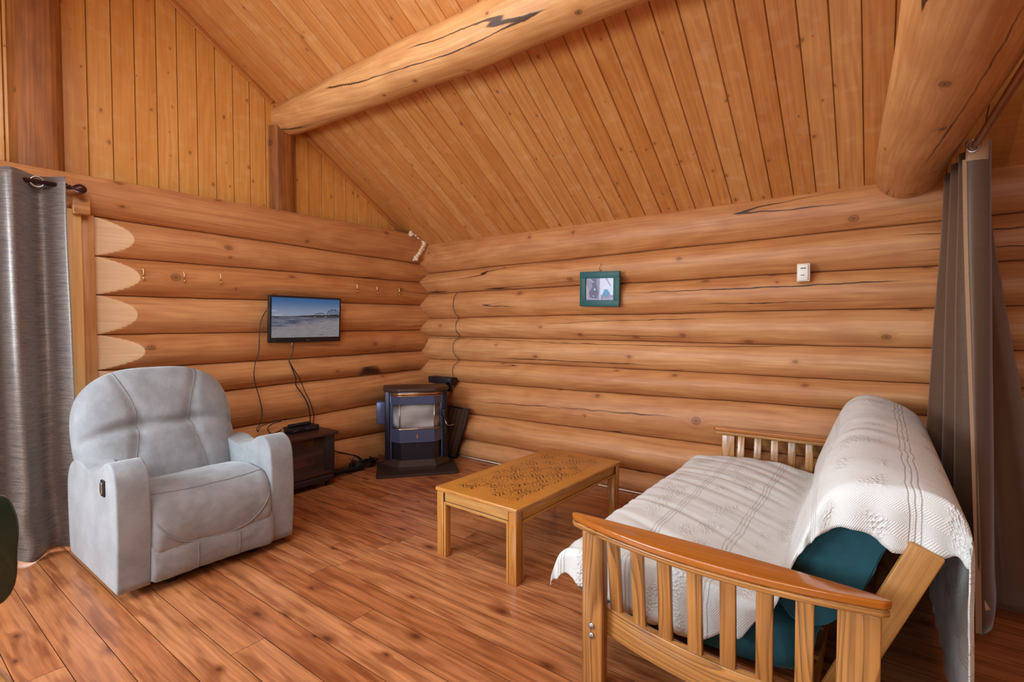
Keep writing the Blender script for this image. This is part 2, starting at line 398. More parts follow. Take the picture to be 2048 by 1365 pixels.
        if sub:
            md = o.modifiers.new('sub', 'SUBSURF'); md.levels = sub; md.render_levels = sub
        return o
class MBM(MB):
    """MB whose first material slot is fixed, so further materials get indices after it"""
    def __init__(s, mat):
        super().__init__(); s.mats = [mat]; s.m0 = mat
    def build(s, name, parent=None, **k): return super().build(name, s.m0, parent, **k)
def B(mat): return MBM(MT[mat])

from mathutils.bvhtree import BVHTree
def bvh(o):
    me = o.data; return BVHTree.FromPolygons([v.co for v in me.vertices], [p.vertices[:] for p in me.polygons])
def cling(tree, pts, d, out=.0015):
    r = []
    for p in pts:
        h = tree.ray_cast(Vector(p) - Vector(d) * .5, Vector(d))
        if h[0] is not None: r.append(h[0] - Vector(d) * out)
    return r
def tag(o, label=None, cat=None, group=None, kind=None):
    if label: o['label'] = label
    if cat: o['category'] = cat
    if group: o['group'] = group
    if kind: o['kind'] = kind
    return o
def empty(name, loc=(0, 0, 0), rz=0., label=None, cat=None, group=None, kind=None):
    o = bpy.data.objects.new(name, None); COL.objects.link(o); o.empty_display_size = .1
    o.location = loc; o.rotation_euler = (0, 0, rz)
    return tag(o, label, cat, group, kind)
def one(name, mat, fn, parent=None, **k):
    b = B(mat); fn(b); return b.build(name, parent, **k)
def rotY(a): return Matrix.Rotation(a, 3, 'Y')
def rotX(a): return Matrix.Rotation(a, 3, 'X')
def rotZ(a): return Matrix.Rotation(a, 3, 'Z')
def smoothpath(pts, n=8):
    pts = [Vector(p) for p in pts]; out = []
    for i in range(len(pts) - 1):
        p0 = pts[max(i - 1, 0)]; p1 = pts[i]; p2 = pts[i + 1]; p3 = pts[min(i + 2, len(pts) - 1)]
        for k in range(n):
            t = k / n
            out.append(.5 * ((2 * p1) + (p2 - p0) * t + (2 * p0 - 5 * p1 + 4 * p2 - p3) * t * t + (3 * p1 - p0 - 3 * p2 + p3) * t ** 3))
    out.append(pts[-1]); return out

# ------------------------------------------------------------------ the room
XR, YF = 6.6, -6.8           # far right wall, wall behind the camera
K, Z0 = .629, 2.265          # ceiling slope, height at y=0
YRIDGE = -3.25
def zc(y): return Z0 - K * y if y > YRIDGE else Z0 - K * YRIDGE + K * (y - YRIDGE)

# floor
fb = B('floor')
fb.face([fb.bm.verts.new(p) for p in ((-.3, YF, -.006), (XR, YF, -.006), (XR, .2, -.006), (-.3, .2, -.006))], [(0, 0)] * 4, 0., MT['gap'])
PW = .1452; y = .16; r = 0
while y > YF:
    x = -.25 - random.random() * 1.5
    while x < XR:
        L = random.choice((1.3, 1.8, 2.4, 3.0, 3.6)) * (0.85 + .3 * random.random())
        a, b_ = max(x, -.25) + .0012, min(x + L, XR) - .0012
        if b_ > a + .01:
            y0, y1 = y - PW + .0013, y - .0013
            o = (random.random() * 60, random.random() * 60)
            vs = [fb.bm.verts.new(p) for p in ((a, y0, 0), (b_, y0, 0), (b_, y1, 0), (a, y1, 0))]
            fb.face(vs, [(v.co.x + o[0], v.co.y + o[1]) for v in vs], random.random() ** 1.5)
        x += L
    y -= PW; r += 1
tag(fb.build('floor'), 'knotty reddish brown pine plank floor', kind='structure')

# log walls
RS = [((.063, 2.325), (4.155, 2.325)), ((1.085, 2.0), (4.442, 2.036)), ((.392, 1.760), (4.40, 1.766)), ((.51, 1.486), (4.405, 1.510)), ((.538, 1.280), (4.40, 1.26)),
      ((.544, 1.026), (4.39, 1.042)), ((.514, .792), (4.385, .845)), ((.713, .458), (3.216, .482)), ((.677, .180), (2.874, .176)), ((0, -.03), (4, -.03))]
LS = [((-3.097, 2.375), (-.233, 2.41)), ((-2.99, 2.121), (-.243, 2.097)), ((-2.995, 1.862), (-.179, 1.888)), ((-2.987, 1.604), (-.152, 1.628)), ((-2.98, 1.340), (-.094, 1.348)),
      ((-2.205, 1.104), (-.155, 1.113)), ((-2.209, .882), (-.12, .909)), ((-1.339, .579), (-.581, .587)), ((-1.167, .300), (-.557, .286)), ((-3, -.03), (0, -.03))]
def seamz(S, i, t):
    (a, za), (b, zb) = S[i]
    w = 0. if i in (0, len(S) - 1) else .006 * nz(t * 1.3, i * 7.1, S[0][0][1] * 3) + .002 * nz(t * 6, i * 3.3, 1)
    return za + (zb - za) * (t - a) / (b - a) + w
def log(par, S, i, t0, t1, axis, bul, cham=None, n=90):
    b = B('log'); m = 22; pl = b.bm.verts.layers.float.new('pale'); off = (random.random() * 90, random.random() * 90)
    def pos(a, q):
        t = lerp(t0, t1, a)
        zh, zl = seamz(S, i, t), seamz(S, i + 1, t)
        w = math.cos(PI * q)
        z = (zh + zl) / 2 + w * (zh - zl) / 2
        d = bul * (1 - abs(w) ** 2.3) + .010 * nz(t * .9, i * 5.7 + q, axis * 9.) * (1 - w * w) + .004 * nz(t * 3.1, i * 2.7 + q * 2, axis * 4.)
        if i == 0 and q < .5: d = bul * (1 - abs(w) ** 2.0 * .6)
        if abs(w) > .97: d -= .014 * sstep(.97, 1., abs(w))
        c = 0.
        if cham is not None:
            lim = -.005 + (t - cham) * .36
            c = clamp(.5 + (d - lim) / .008)
            if d > lim: d = lim
        return t, d, z, c
    vs = []
    for k in range(n + 1):
        a = k / n
        if cham is not None: a = a ** 1.6
        row = []
        for j in range(m + 1):
            t, d, z, c = pos(a, j / m)
            vv_ = b.bm.verts.new((t, -d, z) if axis == 0 else (d, t, z)); vv_[pl] = float(c)
            row.append((vv_, t, c))
        vs.append(row)
    tint = random.random()
    for k in range(n):
        for j in range(m):
            q = [(k, j), (k + 1, j), (k + 1, j + 1), (k, j + 1)]
            if axis == 0: q = q[::-1]
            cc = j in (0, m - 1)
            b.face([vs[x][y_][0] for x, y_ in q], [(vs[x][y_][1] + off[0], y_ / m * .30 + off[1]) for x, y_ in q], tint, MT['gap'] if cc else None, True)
    # flat back so the log is a body
    return b.build('log', par)
wb = empty('wall_back', kind='structure', label='wall of stacked orange peeled logs facing the camera'); wl = empty('wall_left', kind='structure', label='left wall of stacked orange peeled logs')
random.seed(11)
BR = [.085, .085, .08, .08, .07, .08, .075, .09, .085, .06]
for i in range(9):
    log(wb, RS, i, -.12, XR, 0, BR[i], n=150)
    log(wl, LS, i, -5.2 if i == 0 else -2.985, .12, 1, BR[(i + 3) % 9] if i else .09, None if i == 0 else -2.985, n=130)
# solid backing behind the logs
one('backing', 'gap', lambda b: b.box((3.2, .1, 1.1), (7., .1, 2.6), 0, ax=0), wb)
one('backing', 'gap', lambda b: (b.box((-.11, -1.4, 1.1), (.1, 3.2, 2.5), 0, ax=1), b.box((-.11, -4.9, 2.26), (.1, 3.9, .25), 0, ax=1)), wl)

# gable boards over the left log wall, tongue and groove with V joints
random.seed(5)
GX = -.07
gb = B('gable'); BW = .1325
y = .08
while y > -5.2:
    y0, y1 = y - BW, y; g = .006; t = random.random(); o = (random.random() * 80, random.random() * 80)
    xs = [(y0, -.009), (y0 + .001, -.009), (y0 + g, 0.), (y1 - g, 0.), (y1 - .001, -.009), (y1, -.009)]
    for kk, ((ya, da), (yb, db)) in enumerate(zip(xs, xs[1:])):
        za, zb = zc(ya) + .03, zc(yb) + .03
        p = [(GX + da, ya, 2.2), (GX + db, yb, 2.2), (GX + db, yb, zb), (GX + da, ya, za)]
        gb.face([gb.bm.verts.new(q) for q in p], [(q[2] + o[0], q[1] + o[1]) for q in p], t, MT['gap'] if kk in (0, 4) else None)
    y -= BW
gb.build('gable_panel', wl)
# ceiling boards running up the slope
cb = B('ceil'); CW = .1325; random.seed(9)
x = -.02 - CW * 2
cs = math.sqrt(1 + K * K)
while x < 4.62:
    g = .005; t = random.random() ** 1.3; o = (random.random() * 80, random.random() * 80)
    xs = [(x, .010), (x + .0009, .010), (x + g, 0.), (x + CW - g, 0.), (x + CW - .0009, .010), (x + CW, .010)]
    for kk, ((xa, da), (xb, db)) in enumerate(zip(xs, xs[1:])):
        ysl = [.15, YRIDGE]
        p = [(xa, ysl[0], zc(ysl[0]) + da), (xb, ysl[0], zc(ysl[0]) + db), (xb, ysl[1], zc(ysl[1]) + db), (xa, ysl[1], zc(ysl[1]) + da)]
        cb.face([cb.bm.verts.new(q) for q in p][::-1], [((q[1]) * cs + o[0], q[0] + o[1]) for q in p][::-1], t, MT['gap'] if kk in (0, 4) else None)
    x += CW
for xa, xb in ((4.62, XR),):
    for ya, yb in ((.15, -.62), (-.624, -1.9), (-1.904, YRIDGE)):
        p = [(xa, ya, zc(ya)), (xb, ya, zc(ya)), (xb, yb, zc(yb)), (xa, yb, zc(yb))]
        cb.face([cb.bm.verts.new(q) for q in p][::-1], [(q[0] + 5 + ya, q[1]) for q in p][::-1], .2, MT['ply'])
p = [(-.3, YRIDGE, zc(YRIDGE)), (XR, YRIDGE, zc(YRIDGE)), (XR, YF, zc(YF)), (-.3, YF, zc(YF))]
cb.face([cb.bm.verts.new(q) for q in p][::-1], [(q[1], q[0]) for q in p][::-1], .3)
tag(cb.build('ceiling'), 'sloped ceiling of varnished knotty pine boards', kind='structure')
# dark edge strip where the ceiling meets the gable
def strip(b):
    for ya, yb in ((-1.52, -.12), (YRIDGE, -1.72)):
        a, c = Vector((GX + .012, ya, zc(ya) - .022)), Vector((GX + .012, yb, zc(yb) - .022))
        d = c - a
        b.box((a + c) / 2, (.024, d.length, .04), .004, rot=rotX(math.atan2(d.z, d.y)), ax=1, tint=1.)
tag(one('trim_1', 'ceil', strip), 'thin brown moulding along the gable edge', kind='structure')

# round timbers
def timber(name, label, pts, rs, seg=28, mat='beam', wob=.012, n=40):
    b = B(mat); P = smoothpath(pts, n)
    R = []
    for i in range(len(P)):
        t = i / (len(P) - 1) * (len(rs) - 1); k = min(int(t), len(rs) - 2)
        R.append(lerp(rs[k], rs[k + 1], t - k))
    s0 = random.random() * 50
    P = [p + Vector((0, nz(i * .05, s0), nz(i * .05, s0, 5))) * wob for i, p in enumerate(P)]
    b.tube(P, R, seg, off=(s0, s0 * 1.7))
    o = b.build(name); return tag(o, label, kind='structure')
random.seed(24)
timber('purlin_beam', 'long peeled log purlin crossing under the sloped ceiling', [(-.12, -1.60, 3.205), (1.2, -1.615, 3.18), (2.6, -1.63, 3.165), (XR, -1.65, 3.15)], [.125, .155, .165, .18])
timber('tie_beam', 'thick peeled log tie beam running toward the camera above the brown curtain', [(4.300, .10, 2.35), (4.335, -.9, 2.335), (4.395, -2.2, 2.335), (4.48, -5.5, 2.34)], [.168, .168, .175, .19])
# posts on the gable
def post(name, label, y0, y1, z0, z1, xr):
    def f(b):
        w = y1 - y0; pts = [(-w / 2 + w * k / 10, xr * math.sqrt(max(0, 1 - (2 * k / 10 - 1) ** 4))) for k in range(11)] + [(w / 2, -.05), (-w / 2, -.05)]
        b.prism(pts, z1 - z0, Matrix.Translation((GX, (y0 + y1) / 2, z0)) @ Matrix(((0, 1, 0, 0), (1, 0, 0, 0), (0, 0, 1, 0), (0, 0, 0, 1))), mat=None, ax=2, smooth=False, tint=.8)
    return tag(one(name, 'post', f), label, kind='structure')
post('purlin_pillar', 'short timber post carrying the log purlin on the gable', -1.752, -1.532, 2.25, 3.12, .075)
post('ridge_pillar', 'tall cracked timber post on the gable at the left edge', -3.35, -3.095, 2.25, 4.3, .11)

# casing beside the curtained window, and the window itself
tag(one('trim_2', 'trimwood', lambda b: b.box((.045, -3.085, 1.07), (.05, .072, 2.14), .004, ax=2)), 'pale vertical window casing board at the log ends', kind='structure')
tag(one('trim_3', 'beam', lambda b: b.box((.0, -3.015, 1.06), (.075, .075, 2.12), .004, ax=2, tint=.7)), 'darker board between log ends and casing', kind='structure')
tag(one('trim_4', 'beam', lambda b: b.box((.055, -3.052, 2.165), (.10, .085, .11), .006, ax=1, tint=.2)), 'short notched block over the casing', kind='structure')
win = empty('window_1', (0, -4.0, 0), kind='structure', label='curtained glass door at the left edge')
def wf(b):
    for yy in (-.86, 0., .86): b.box((-.02, yy, 1.05), (.07, .07, 2.1), .004, ax=2)
    for zz in (.05, 2.1): b.box((-.02, 0, zz), (.07, 1.75, .08), .004, ax=1)
one('window_frame', 'trimwood', wf, win)
one('pane', 'pane', lambda b: (b.box((-.02, -.43, 1.07), (.01, .78, 1.96), 0), b.box((-.02, .43, 1.07), (.01, .78, 1.96), 0)), win)
# rest of the shell (behind and beside the camera)
def shell(b):
    b.box((-.1, -6.0, .45), (.12, 2.2, .9), 0, ax=1, tint=.4); b.box((-.1, -6.0, 2.45), (.12, 2.2, .3), 0, ax=1, tint=.4)
    b.box((-.1, -5.0, 1.3), (.12, .3, 2.6), 0, ax=2); b.box((-.1, -6.75, 1.3), (.12, .2, 2.6), 0, ax=2); b.box((-.1, -6.0, 3.4), (.12, 1.7, 1.7), 0, ax=1)
one('side_panel', 'gable', shell, wl)
tag(one('wall_front', 'gable', lambda b: (b.box((3.2, YF - .06, 1.3), (7., .12, 2.6), 0, ax=0, tint=.4),)), 'board wall behind the camera', kind='structure')
tag(one('wall_right', 'gable', lambda b: b.box((XR + .06, -3.3, 2.1), (.12, 7.2, 4.4), 0, ax=1, tint=.4)), 'board wall at the far right', kind='structure')
# right-hand bay: header board along the beam and a board on the back wall
tag(one('trim_5', 'trimwood', lambda b: b.box((4.47, -2.4, 2.40), (.05, 4.6, .17), .004, ax=1, rot=rotZ(.018))), 'plain header board along the log tie beam', kind='structure')
tag(one('trim_6', 'trimwood', lambda b: b.box((5.45, -.085, 2.40), (1.7, .05, .13), .004, ax=0)), 'flat board above the logs in the right bay', kind='structure')
# crumbly foam in the top corner and white cable along the floor
def foam(b):
    P = smoothpath([(.06, -.263, 2.404), (.06, -.208, 2.402), (.07, -.152, 2.39), (.08, -.11, 2.36), (.085, -.085, 2.315), (.085, -.095, 2.285), (.08, -.13, 2.24), (.075, -.17, 2.18), (.07, -.205, 2.13)], 9)
    for i, p in enumerate(P):
        for k in range(3):
            q = p + Vector((random.gauss(0, .006), random.gauss(0, .006), random.gauss(0, .008)))
            t = bmesh.new(); bmesh.ops.create_icosphere(t, subdivisions=1, radius=.012 + random.random() * .014)
            b.add(t, Matrix.Translation(q))
random.seed(3)
tag(one('trim_7', 'foam', foam), 'crumbly white foam sealing the top log corner', kind='structure')
tag(one('trim_8', 'white', lambda b: b.tube([(.6, -.075, .012), (1.6, -.082, .012), (3.0, -.078, .012), (4.6, -.082, .012)], .007, 6)), 'thin white strip along the foot of the back log wall', kind='structure')


# ------------------------------------------------------------------ recliner
rc = empty('recliner', (.65, -2.735, 0), 0, 'wide light grey suede recliner with a pillowed back in front of the left curtain', 'armchair')
ARM = smoothpath([(.50, .05, 0), (.522, .3, 0), (.518, .55, 0), (.49, .655, 0), (.42, .700, 0), (.345, .690, 0), (.25, .645, 0), (.14, .612, 0), (.03, .612, 0), (-.08, .632, 0), (-.20, .625, 0), (-.31, .56, 0), (-.355, .42, 0), (-.34, .12, 0), (-.31, .05, 0)], 5)
XZ = Matrix(((1, 0, 0, 0), (0, 0, -1, 0), (0, 1, 0, 0), (0, 0, 0, 1)))   # local xy -> xz, extrude toward -y
for sgn in (-1, 1):
    y1 = .465 if sgn > 0 else -.315
    def armf(b):
        b.prism([(p.x, p.y) for p in ARM], .15, Matrix.Translation((0, y1, 0)) @ XZ, .038, 5, smooth=True, rim=True)
    a = one('armrest', 'suede', armf, rc)
    yo = sgn * .458
    one('seam', 'suedeseam', lambda b: b.tube([(p.x * .985 + .004, yo - sgn * .014, p.y - .006 if p.y > .1 else p.y) for p in ARM[:46]], .0035, 6), a)
# body under the back
def shellbody(b):
    b.box((-.05, 0, .26), (.56, .66, .36), .05, 4)
one('body', 'suede', shellbody, rc)
# back cushion
LEAN = math.radians(19); HB = .76
BASE = Vector((-.115, -.035, .40))
def bwidth(h):
    if h < .45: return .408 + .022 * sstep(0, .45, h)
    t = (h - .45) / .55
    return .430 * max(0., 1 - t ** 3.0) ** (1 / 2.6)
def seamw(h, sg):
    k = .145 + .085 * sstep(.5, 1., h) ** 1.2 + .055 * sstep(.5, 0., h)
    return sg * k
def crease(w): return .50 - .10 * (w / .44) ** 2 if abs(w) > .15 else .49 - .02 * (1 - (w / .15) ** 2)
def bdepth(h): return .125 * max(0., 1 - abs(h) ** 9) ** .5 * (.9 + .1 * sstep(0, .15, h))
def bsurf(ang, h):
    c, s_ = math.cos(ang), math.sin(ang); e = 2 / 3.6
    d = bdepth(h) * math.copysign(abs(c) ** e, c); w = bwidth(h) * math.copysign(abs(s_) ** e, s_)
    if d > 0:
        f = sstep(0, .07, d)
        g = 0.
        for sg in (-1, 1):
            dw = w - seamw(h, sg)
            g += .024 * math.exp(-(dw / .030) ** 2) * (.45 + .55 * math.exp(-((h - .48) / .22) ** 2))
        dh = (h - crease(w)) * HB
        g += .046 * math.exp(-(dh / .034) ** 2) * (.45 + .55 * math.exp(-((abs(w) - .145) / .12) ** 2))
        puff = .028 * (1 - (w / .46) ** 4) + .012 * math.sin(h * PI)
        d += f * (puff - g) + f * .004 * nz(w * 9, h * 9, 3)
    return BASE + Vector((d * math.cos(LEAN) - h * HB * math.sin(LEAN), w, h * HB * math.cos(LEAN) + d * math.sin(LEAN)))
def backf(b):
    b.grid(lambda a, h: bsurf(a * 2 * PI + PI, 1 - (1 - h) ** 1.6 * .999), 128, 72, closeu=True)
bk = one('back_cushion', 'suede', backf, rc)
def frontpt(w, h, out=.002):
    bw = max(bwidth(h), 1e-4); sn = clamp(w / bw, -1, 1)
    ang = math.asin(math.copysign(abs(sn) ** 1.8, sn)); return bsurf(ang, h) + Vector((out, 0, out * .3))
for sg in (-1, 1):
    one('seam', 'suedeseam', lambda b: b.tube([frontpt(seamw(h, sg), h) for h in [.02 + .95 * k / 40 for k in range(41)]], .0034, 6), bk)
# seat cushion with waterfall front, then the folded footrest panel
def loft(prof, y0, y1, n=40, endr=.035, wob=.006, seed=0.):
    P = smoothpath([(p[0], p[1], 0) for p in prof + [prof[0]]], 7)[:-1]
    cx = sum(p.x for p in P) / len(P); cz = sum(p.y for p in P) / len(P)
    def fn(a, t):
        i = int(round(a * len(P))) % len(P); p = P[i]
        y = lerp(y0, y1, t); e = min(t, 1 - t) * abs(y1 - y0)
        k = 1. if e > endr else math.sqrt(max(0., 1 - (1 - e / endr) ** 2)) * .14 + .86
        q = Vector((cx + (p.x - cx) * k, y, cz + (p.y - cz) * k))
        n_ = wob * nz(q.x * 7 + seed, y * 6, q.z * 7) + wob * .4 * nz(q.x * 22, y * 18, q.z * 22 + seed)
        return q + Vector((p.x - cx, 0, p.y - cz)).normalized() * n_
    def f(b):
        vs = b.grid(fn, len(P), n, closeu=True, uvf=lambda a, t: (a * 1.2, t * (y1 - y0)))
        for col in (0, n): b.face([r[col] for r in vs] if col else [r[col] for r in vs][::-1])
    return f
SEAT = [(-.18, .40), (.0, .478), (.18, .512), (.33, .515), (.44, .500), (.505, .450), (.540, .37), (.548, .29), (.535, .215), (.50, .185), (.40, .20), (.1, .28), (-.15, .32)]
sc_ = one('seat_cushion', 'suede', loft(SEAT, -.318, .318, 48, .05, .008), rc)
tre = bvh(sc_)
one('seam', 'suedeseam', lambda b: b.tube(cling(tre, [(.452 - .02 * (y / .31) ** 2, y, .6) for y in [-.295 + .59 * k / 40 for k in range(41)]], (0, 0, -1)), .003, 6), sc_)
FOOT = [(.44, .30), (.50, .29), (.535, .22), (.543, .15), (.535, .085), (.515, .052), (.46, .05), (.42, .10)]
fp = one('footrest_panel', 'suede', loft(FOOT, -.318, .318, 40, .03, .01, 4.), rc)
one('seam', 'suedeseam', lambda b: b.tube(cling(tre, [(.6, y, .212 + .17 * abs(y / .305) ** 3.5) for y in [-.30 + .60 * k / 50 for k in range(51)]], (-1, 0, 0)), .0035, 6), sc_)
trf = bvh(fp)
for yy in (-.105, .115):
    one('seam', 'suedeseam', lambda b: b.tube(cling(trf, [(.6, yy + .003 * nz(k * .4), .21 - .15 * k / 14) for k in range(15)], (-1, 0, 0)), .0035, 6), fp)
hd = one('release_handle', 'blackmat', lambda b: b.box((.345, -.468, .565), (.05, .012, .085), .012, 4), rc)
one('lever', 'steel', lambda b: (b.box((.348, -.476, .568), (.026, .01, .058), .01, 4)), hd)
for xx, yy in ((.40, -.20), (.40, .24), (-.22, -.25), (-.22, .25)):
    one('foot', 'black', lambda b: (b.box((xx, yy, .018), (.10, .05, .036), .01, 2), b.box((xx, yy, .06), (.03, .03, .07), .004)), rc)
one('underframe', 'black', lambda b: b.box((.08, 0, .085), (.62, .52, .05), .004), rc)

# ------------------------------------------------------------------ coffee table
ct = empty('coffee_table', (2.358, -1.249, 0), -.0357, 'low golden oak coffee table with a zigzag parquet top', 'table')
TL, TW, TH = 1.2275, .6306, .4215
def topf(b):
    b.box((0, 0, TH - .0125), (TW, TL, .025), .008, 4, ax=1, tint=.3)
    t = bmesh.new()
    for f in b.bm.faces:
        if f.normal.z > .99 and f.calc_center_median().z > TH - .002:
            f.material_index = b.mi(MT['parquet'])
            for l in f.loops: l[b.uvl].uv = (l.vert.co.y, l.vert.co.x)
    t.free()
one('top', 'oak', topf, ct)
for sx in (-1, 1):
    for sy in (-1, 1):
        def legf(b):
            cx, cy = sx * (TW / 2 - .036), sy * (TL / 2 - .036)
            b.box((cx, cy, (TH - .025) / 2), (.056, .056, TH - .025), .004, ax=2)
            # inner reveals separated by a dark groove
            b.box((cx - sx * .036, cy + sy * .004, (TH - .085) / 2), (.014, .044, TH - .085), .002, ax=2)
            b.box((cx + sx * .004, cy - sy * .036, (TH - .085) / 2), (.044, .014, TH - .085), .002, ax=2)
            b.box((cx - sx * .0285, cy + sy * .003, (TH - .03) / 2), (.0035, .046, TH - .03), 0, mat=MT['gap'])
            b.box((cx + sx * .003, cy - sy * .0285, (TH - .03) / 2), (.046, .0035, TH - .03), 0, mat=MT['gap'])
        one('leg', 'oak', legf, ct)
for s_ in (-1, 1):
    def ap(b):
        b.box((s_ * (TW / 2 - .027), 0, TH - .052), (.024, TL - .14, .054), .002, ax=1, tint=.2)
        b.box((s_ * (TW / 2 - .028), 0, TH - .0815), (.018, TL - .14, .004), 0, mat=MT['gap'])
        b.box((s_ * (TW / 2 - .027), 0, TH - .092), (.024, TL - .14, .017), .002, ax=1)
    one('apron', 'oak', ap, ct)
    def ap2(b):
        b.box((0, s_ * (TL / 2 - .027), TH - .052), (TW - .14, .024, .054), .002, ax=0, tint=.0)
        b.box((0, s_ * (TL / 2 - .028), TH - .0815), (TW - .14, .018, .004), 0, mat=MT['gap'])
        b.box((0, s_ * (TL / 2 - .027), TH - .092), (TW - .14, .024, .017), .002, ax=0)
    one('apron', 'palewood' if s_ < 0 else 'oak', ap2, ct)

# ------------------------------------------------------------------ futon
fu = empty('futon', (3.75, -1.25, 0), 0, 'ash futon frame with slatted arms beside the brown curtain', 'futon')
FO = Vector((-3.75, 1.25, 0))
ZA = .665
def fout(s): return .03 + .05 * s + .33 * s * (1 - s)             # bow of the arm's outer edge
def futon_arm(yin, sg):
    X0, LX = 3.24, .97
    def W(x, d, z): return Vector((x, yin + sg * d, z)) + FO
    def armtop(b):
        N = 30
        out = [(X0 + LX * k / N, fout(k / N)) for k in range(N + 1)]
        inn = [(X0 + LX * k / N, .0 + .05 * (k / N) ** 3 * .9) for k in range(N, -1, -1)]
        # rounded nose at both ends
        pts = out + [(X0 + LX + .018, fout(1) - .018)] + inn + [(X0 - .018, .012)]
        for z0, z1, ins, m in ((ZA - .024, ZA, 0., None), (ZA - .047, ZA - .026, .004, MT['ash'])):
            c = (X0 + LX / 2, .06)
            q = [(lerp(p[0], c[0], ins * 1.5), lerp(p[1], c[1], ins * 12)) for p in pts]
            mtx = Matrix.Translation(FO + Vector((0, yin, z0))) @ Matrix.Diagonal((1, sg, 1, 1))
            fs = b.prism(q, z1 - z0, mtx, .005, 3, m, 0, .3, True)
            if sg < 0:
                for f in fs: f.normal_flip()
    ar = one('arm_cap', 'armtop', armtop, fu)
    def po(x0, x1):
        s = ((x0 + x1) / 2 - X0) / LX; d = fout(s) - .042
        b0 = lambda b: b.box(W((x0 + x1) / 2, d, (ZA - .047) / 2), (x1 - x0, .05, ZA - .047), .004, ax=2)
        return one('post', 'ash', b0, fu)
    p1 = po(3.285, 3.37); po(4.105, 4.205)
    for zz in (.262, .225):
        m = Matrix.Translation(W(3.328, fout(.09) - .015, zz)) @ Matrix.Rotation(-sg * PI / 2, 4, 'X')
        one('bolt', 'steel', lambda b: b.lathe([(0, .004), (.003, .0045), (.0045, .002), (.010, .0055), (.012, 0)], 14, m), p1)
    # seven slats between cap and bowed rail
    for k in range(7):
        x = 3.405 + .1035 * k; s = (x - X0) / LX
        dt = fout(s) - .05; db = dt - .055 * (1 - s) ** 1.2
        def sl(b):
            a, c = W(x + .008 * (1 - s), db, .30), W(x, dt, ZA - .046); d = c - a
            b.box((a + c) / 2, (.047, .02, d.length + .01), .003, rot=rotX(-math.atan2(d.y, d.z)) , ax=2)
        one('slat', 'ash', sl, fu)
    def rail(b):
        N = 24; pts = []
        xs = [3.36 + .76 * k / N for k in range(N + 1)]
        f = lambda x: (lambda s: fout(s) - .05 - .05 * (1 - s) ** 1.2)((x - X0) / LX)
        pts = [(x, f(x) + .017) for x in xs] + [(x, f(x) - .017) for x in xs[::-1]]
        fs = b.prism(pts, .105, Matrix.Translation(FO + Vector((0, yin, .222))) @ Matrix.Diagonal((1, sg, 1, 1)), .003, 2, None, 0, .2, True)
        if sg < 0:
            for q in fs: q.normal_flip()
    one('lower_rail', 'ash', rail, fu)
futon_arm(-2.275, -1)
futon_arm(-.232, 1)
# back frame: tilted stiles and rails, seat deck
TILT = math.atan2(.165, .40)
for yy in (-2.125, -.335):
    one('back_stile', 'palewood' if yy < -1 else 'ash', lambda b: b.box(Vector((4.178, yy, .43)) + FO, (.085, .034, .69), .005, 3, rot=rotY(TILT), ax=2), fu)
for zz in (.30, .52, .74):
    one('back_rail', 'ash', lambda b: b.box(Vector((4.205 + (zz - .5) * math.tan(TILT), -1.23, zz)) + FO, (.05, 1.76, .05), .004, ax=1), fu)
one('seat_rail', 'ash', lambda b: b.box(Vector((3.27, -1.25, .165)) + FO, (.03, 2.0, .08), .004, ax=1), fu)
one('seat_rail', 'ash', lambda b: b.box(Vector((4.02, -1.25, .15)) + FO, (.03, 2.0, .08), .004, ax=1), fu)
for k in range(9):
    one('deck_slat', 'ash', lambda b: b.box(Vector((3.64, -2.1 + .215 * k, .196)) + FO, (.78, .06, .018), .002, ax=0), fu)
# mattress: seat and back leaves folded
fm = empty('futon_mattress', (3.75, -1.22, .21), 0, 'teal velvet futon mattress folded under the white coverlet', 'mattress')
MO = Vector((-3.75, 1.22, -.21))
SEATP = [(3.20, .215), (3.145, .25), (3.13, .33), (3.15, .40), (3.22, .435), (3.40, .452), (3.65, .445), (3.88, .415), (4.0, .36), (4.02, .26), (3.9, .215), (3.5, .208)]
BACKP = [(3.905, .43), (3.94, .56), (3.99, .70), (4.045, .83), (4.10, .895), (4.19, .915), (4.275, .885), (4.27, .80), (4.21, .66), (4.15, .52), (4.08, .40), (3.98, .37)]
def mat_loft(P, y0, y1, seed, er=.06):
    f = loft([(p[0] + MO.x, p[1] + MO.z) for p in P], y0 + MO.y, y1 + MO.y, 60, er, .012, seed)
    return f
one('seat_leaf', 'velvet', mat_loft(SEATP, -2.12, -.30, 1.), fm)
one('back_leaf', 'velvet', mat_loft(BACKP, -2.095, -.365, 2., .32), fm)

# coverlet
PROF = [(3.045, .285), (3.06, .35), (3.095, .415), (3.15, .446), (3.25, .462), (3.42, .478), (3.62, .475), (3.80, .452), (3.868, .445), (3.90, .475), (3.93, .57), (3.978, .71), (4.03, .845), (4.072, .905), (4.13, .932), (4.22, .930), (4.32, .908), (4.385, .855), (4.412, .75), (4.420, .55), (4.424, .33), (4.43, .03)]
PP = smoothpath([(p[0], 0, p[1]) for p in PROF], 8)
AL = [0.]
for a, c in zip(PP, PP[1:]): AL.append(AL[-1] + (c - a).length)
UT = AL[-1]
def profat(u):
    u = clamp(u, 0, UT)
    lo, hi = 0, len(AL) - 1
    while hi - lo > 1:
        m = (lo + hi) // 2
        if AL[m] <= u: lo = m
        else: hi = m
    t = (u - AL[lo]) / max(1e-9, AL[hi] - AL[lo]); return PP[lo].lerp(PP[hi], t)
def uof(i): return AL[i * 8]
U_ROLL, U_SEAT, U_CR, U_F, U_TOP, U_BK, U_END = uof(2), uof(5), uof(8), uof(11), uof(14), uof(17), UT
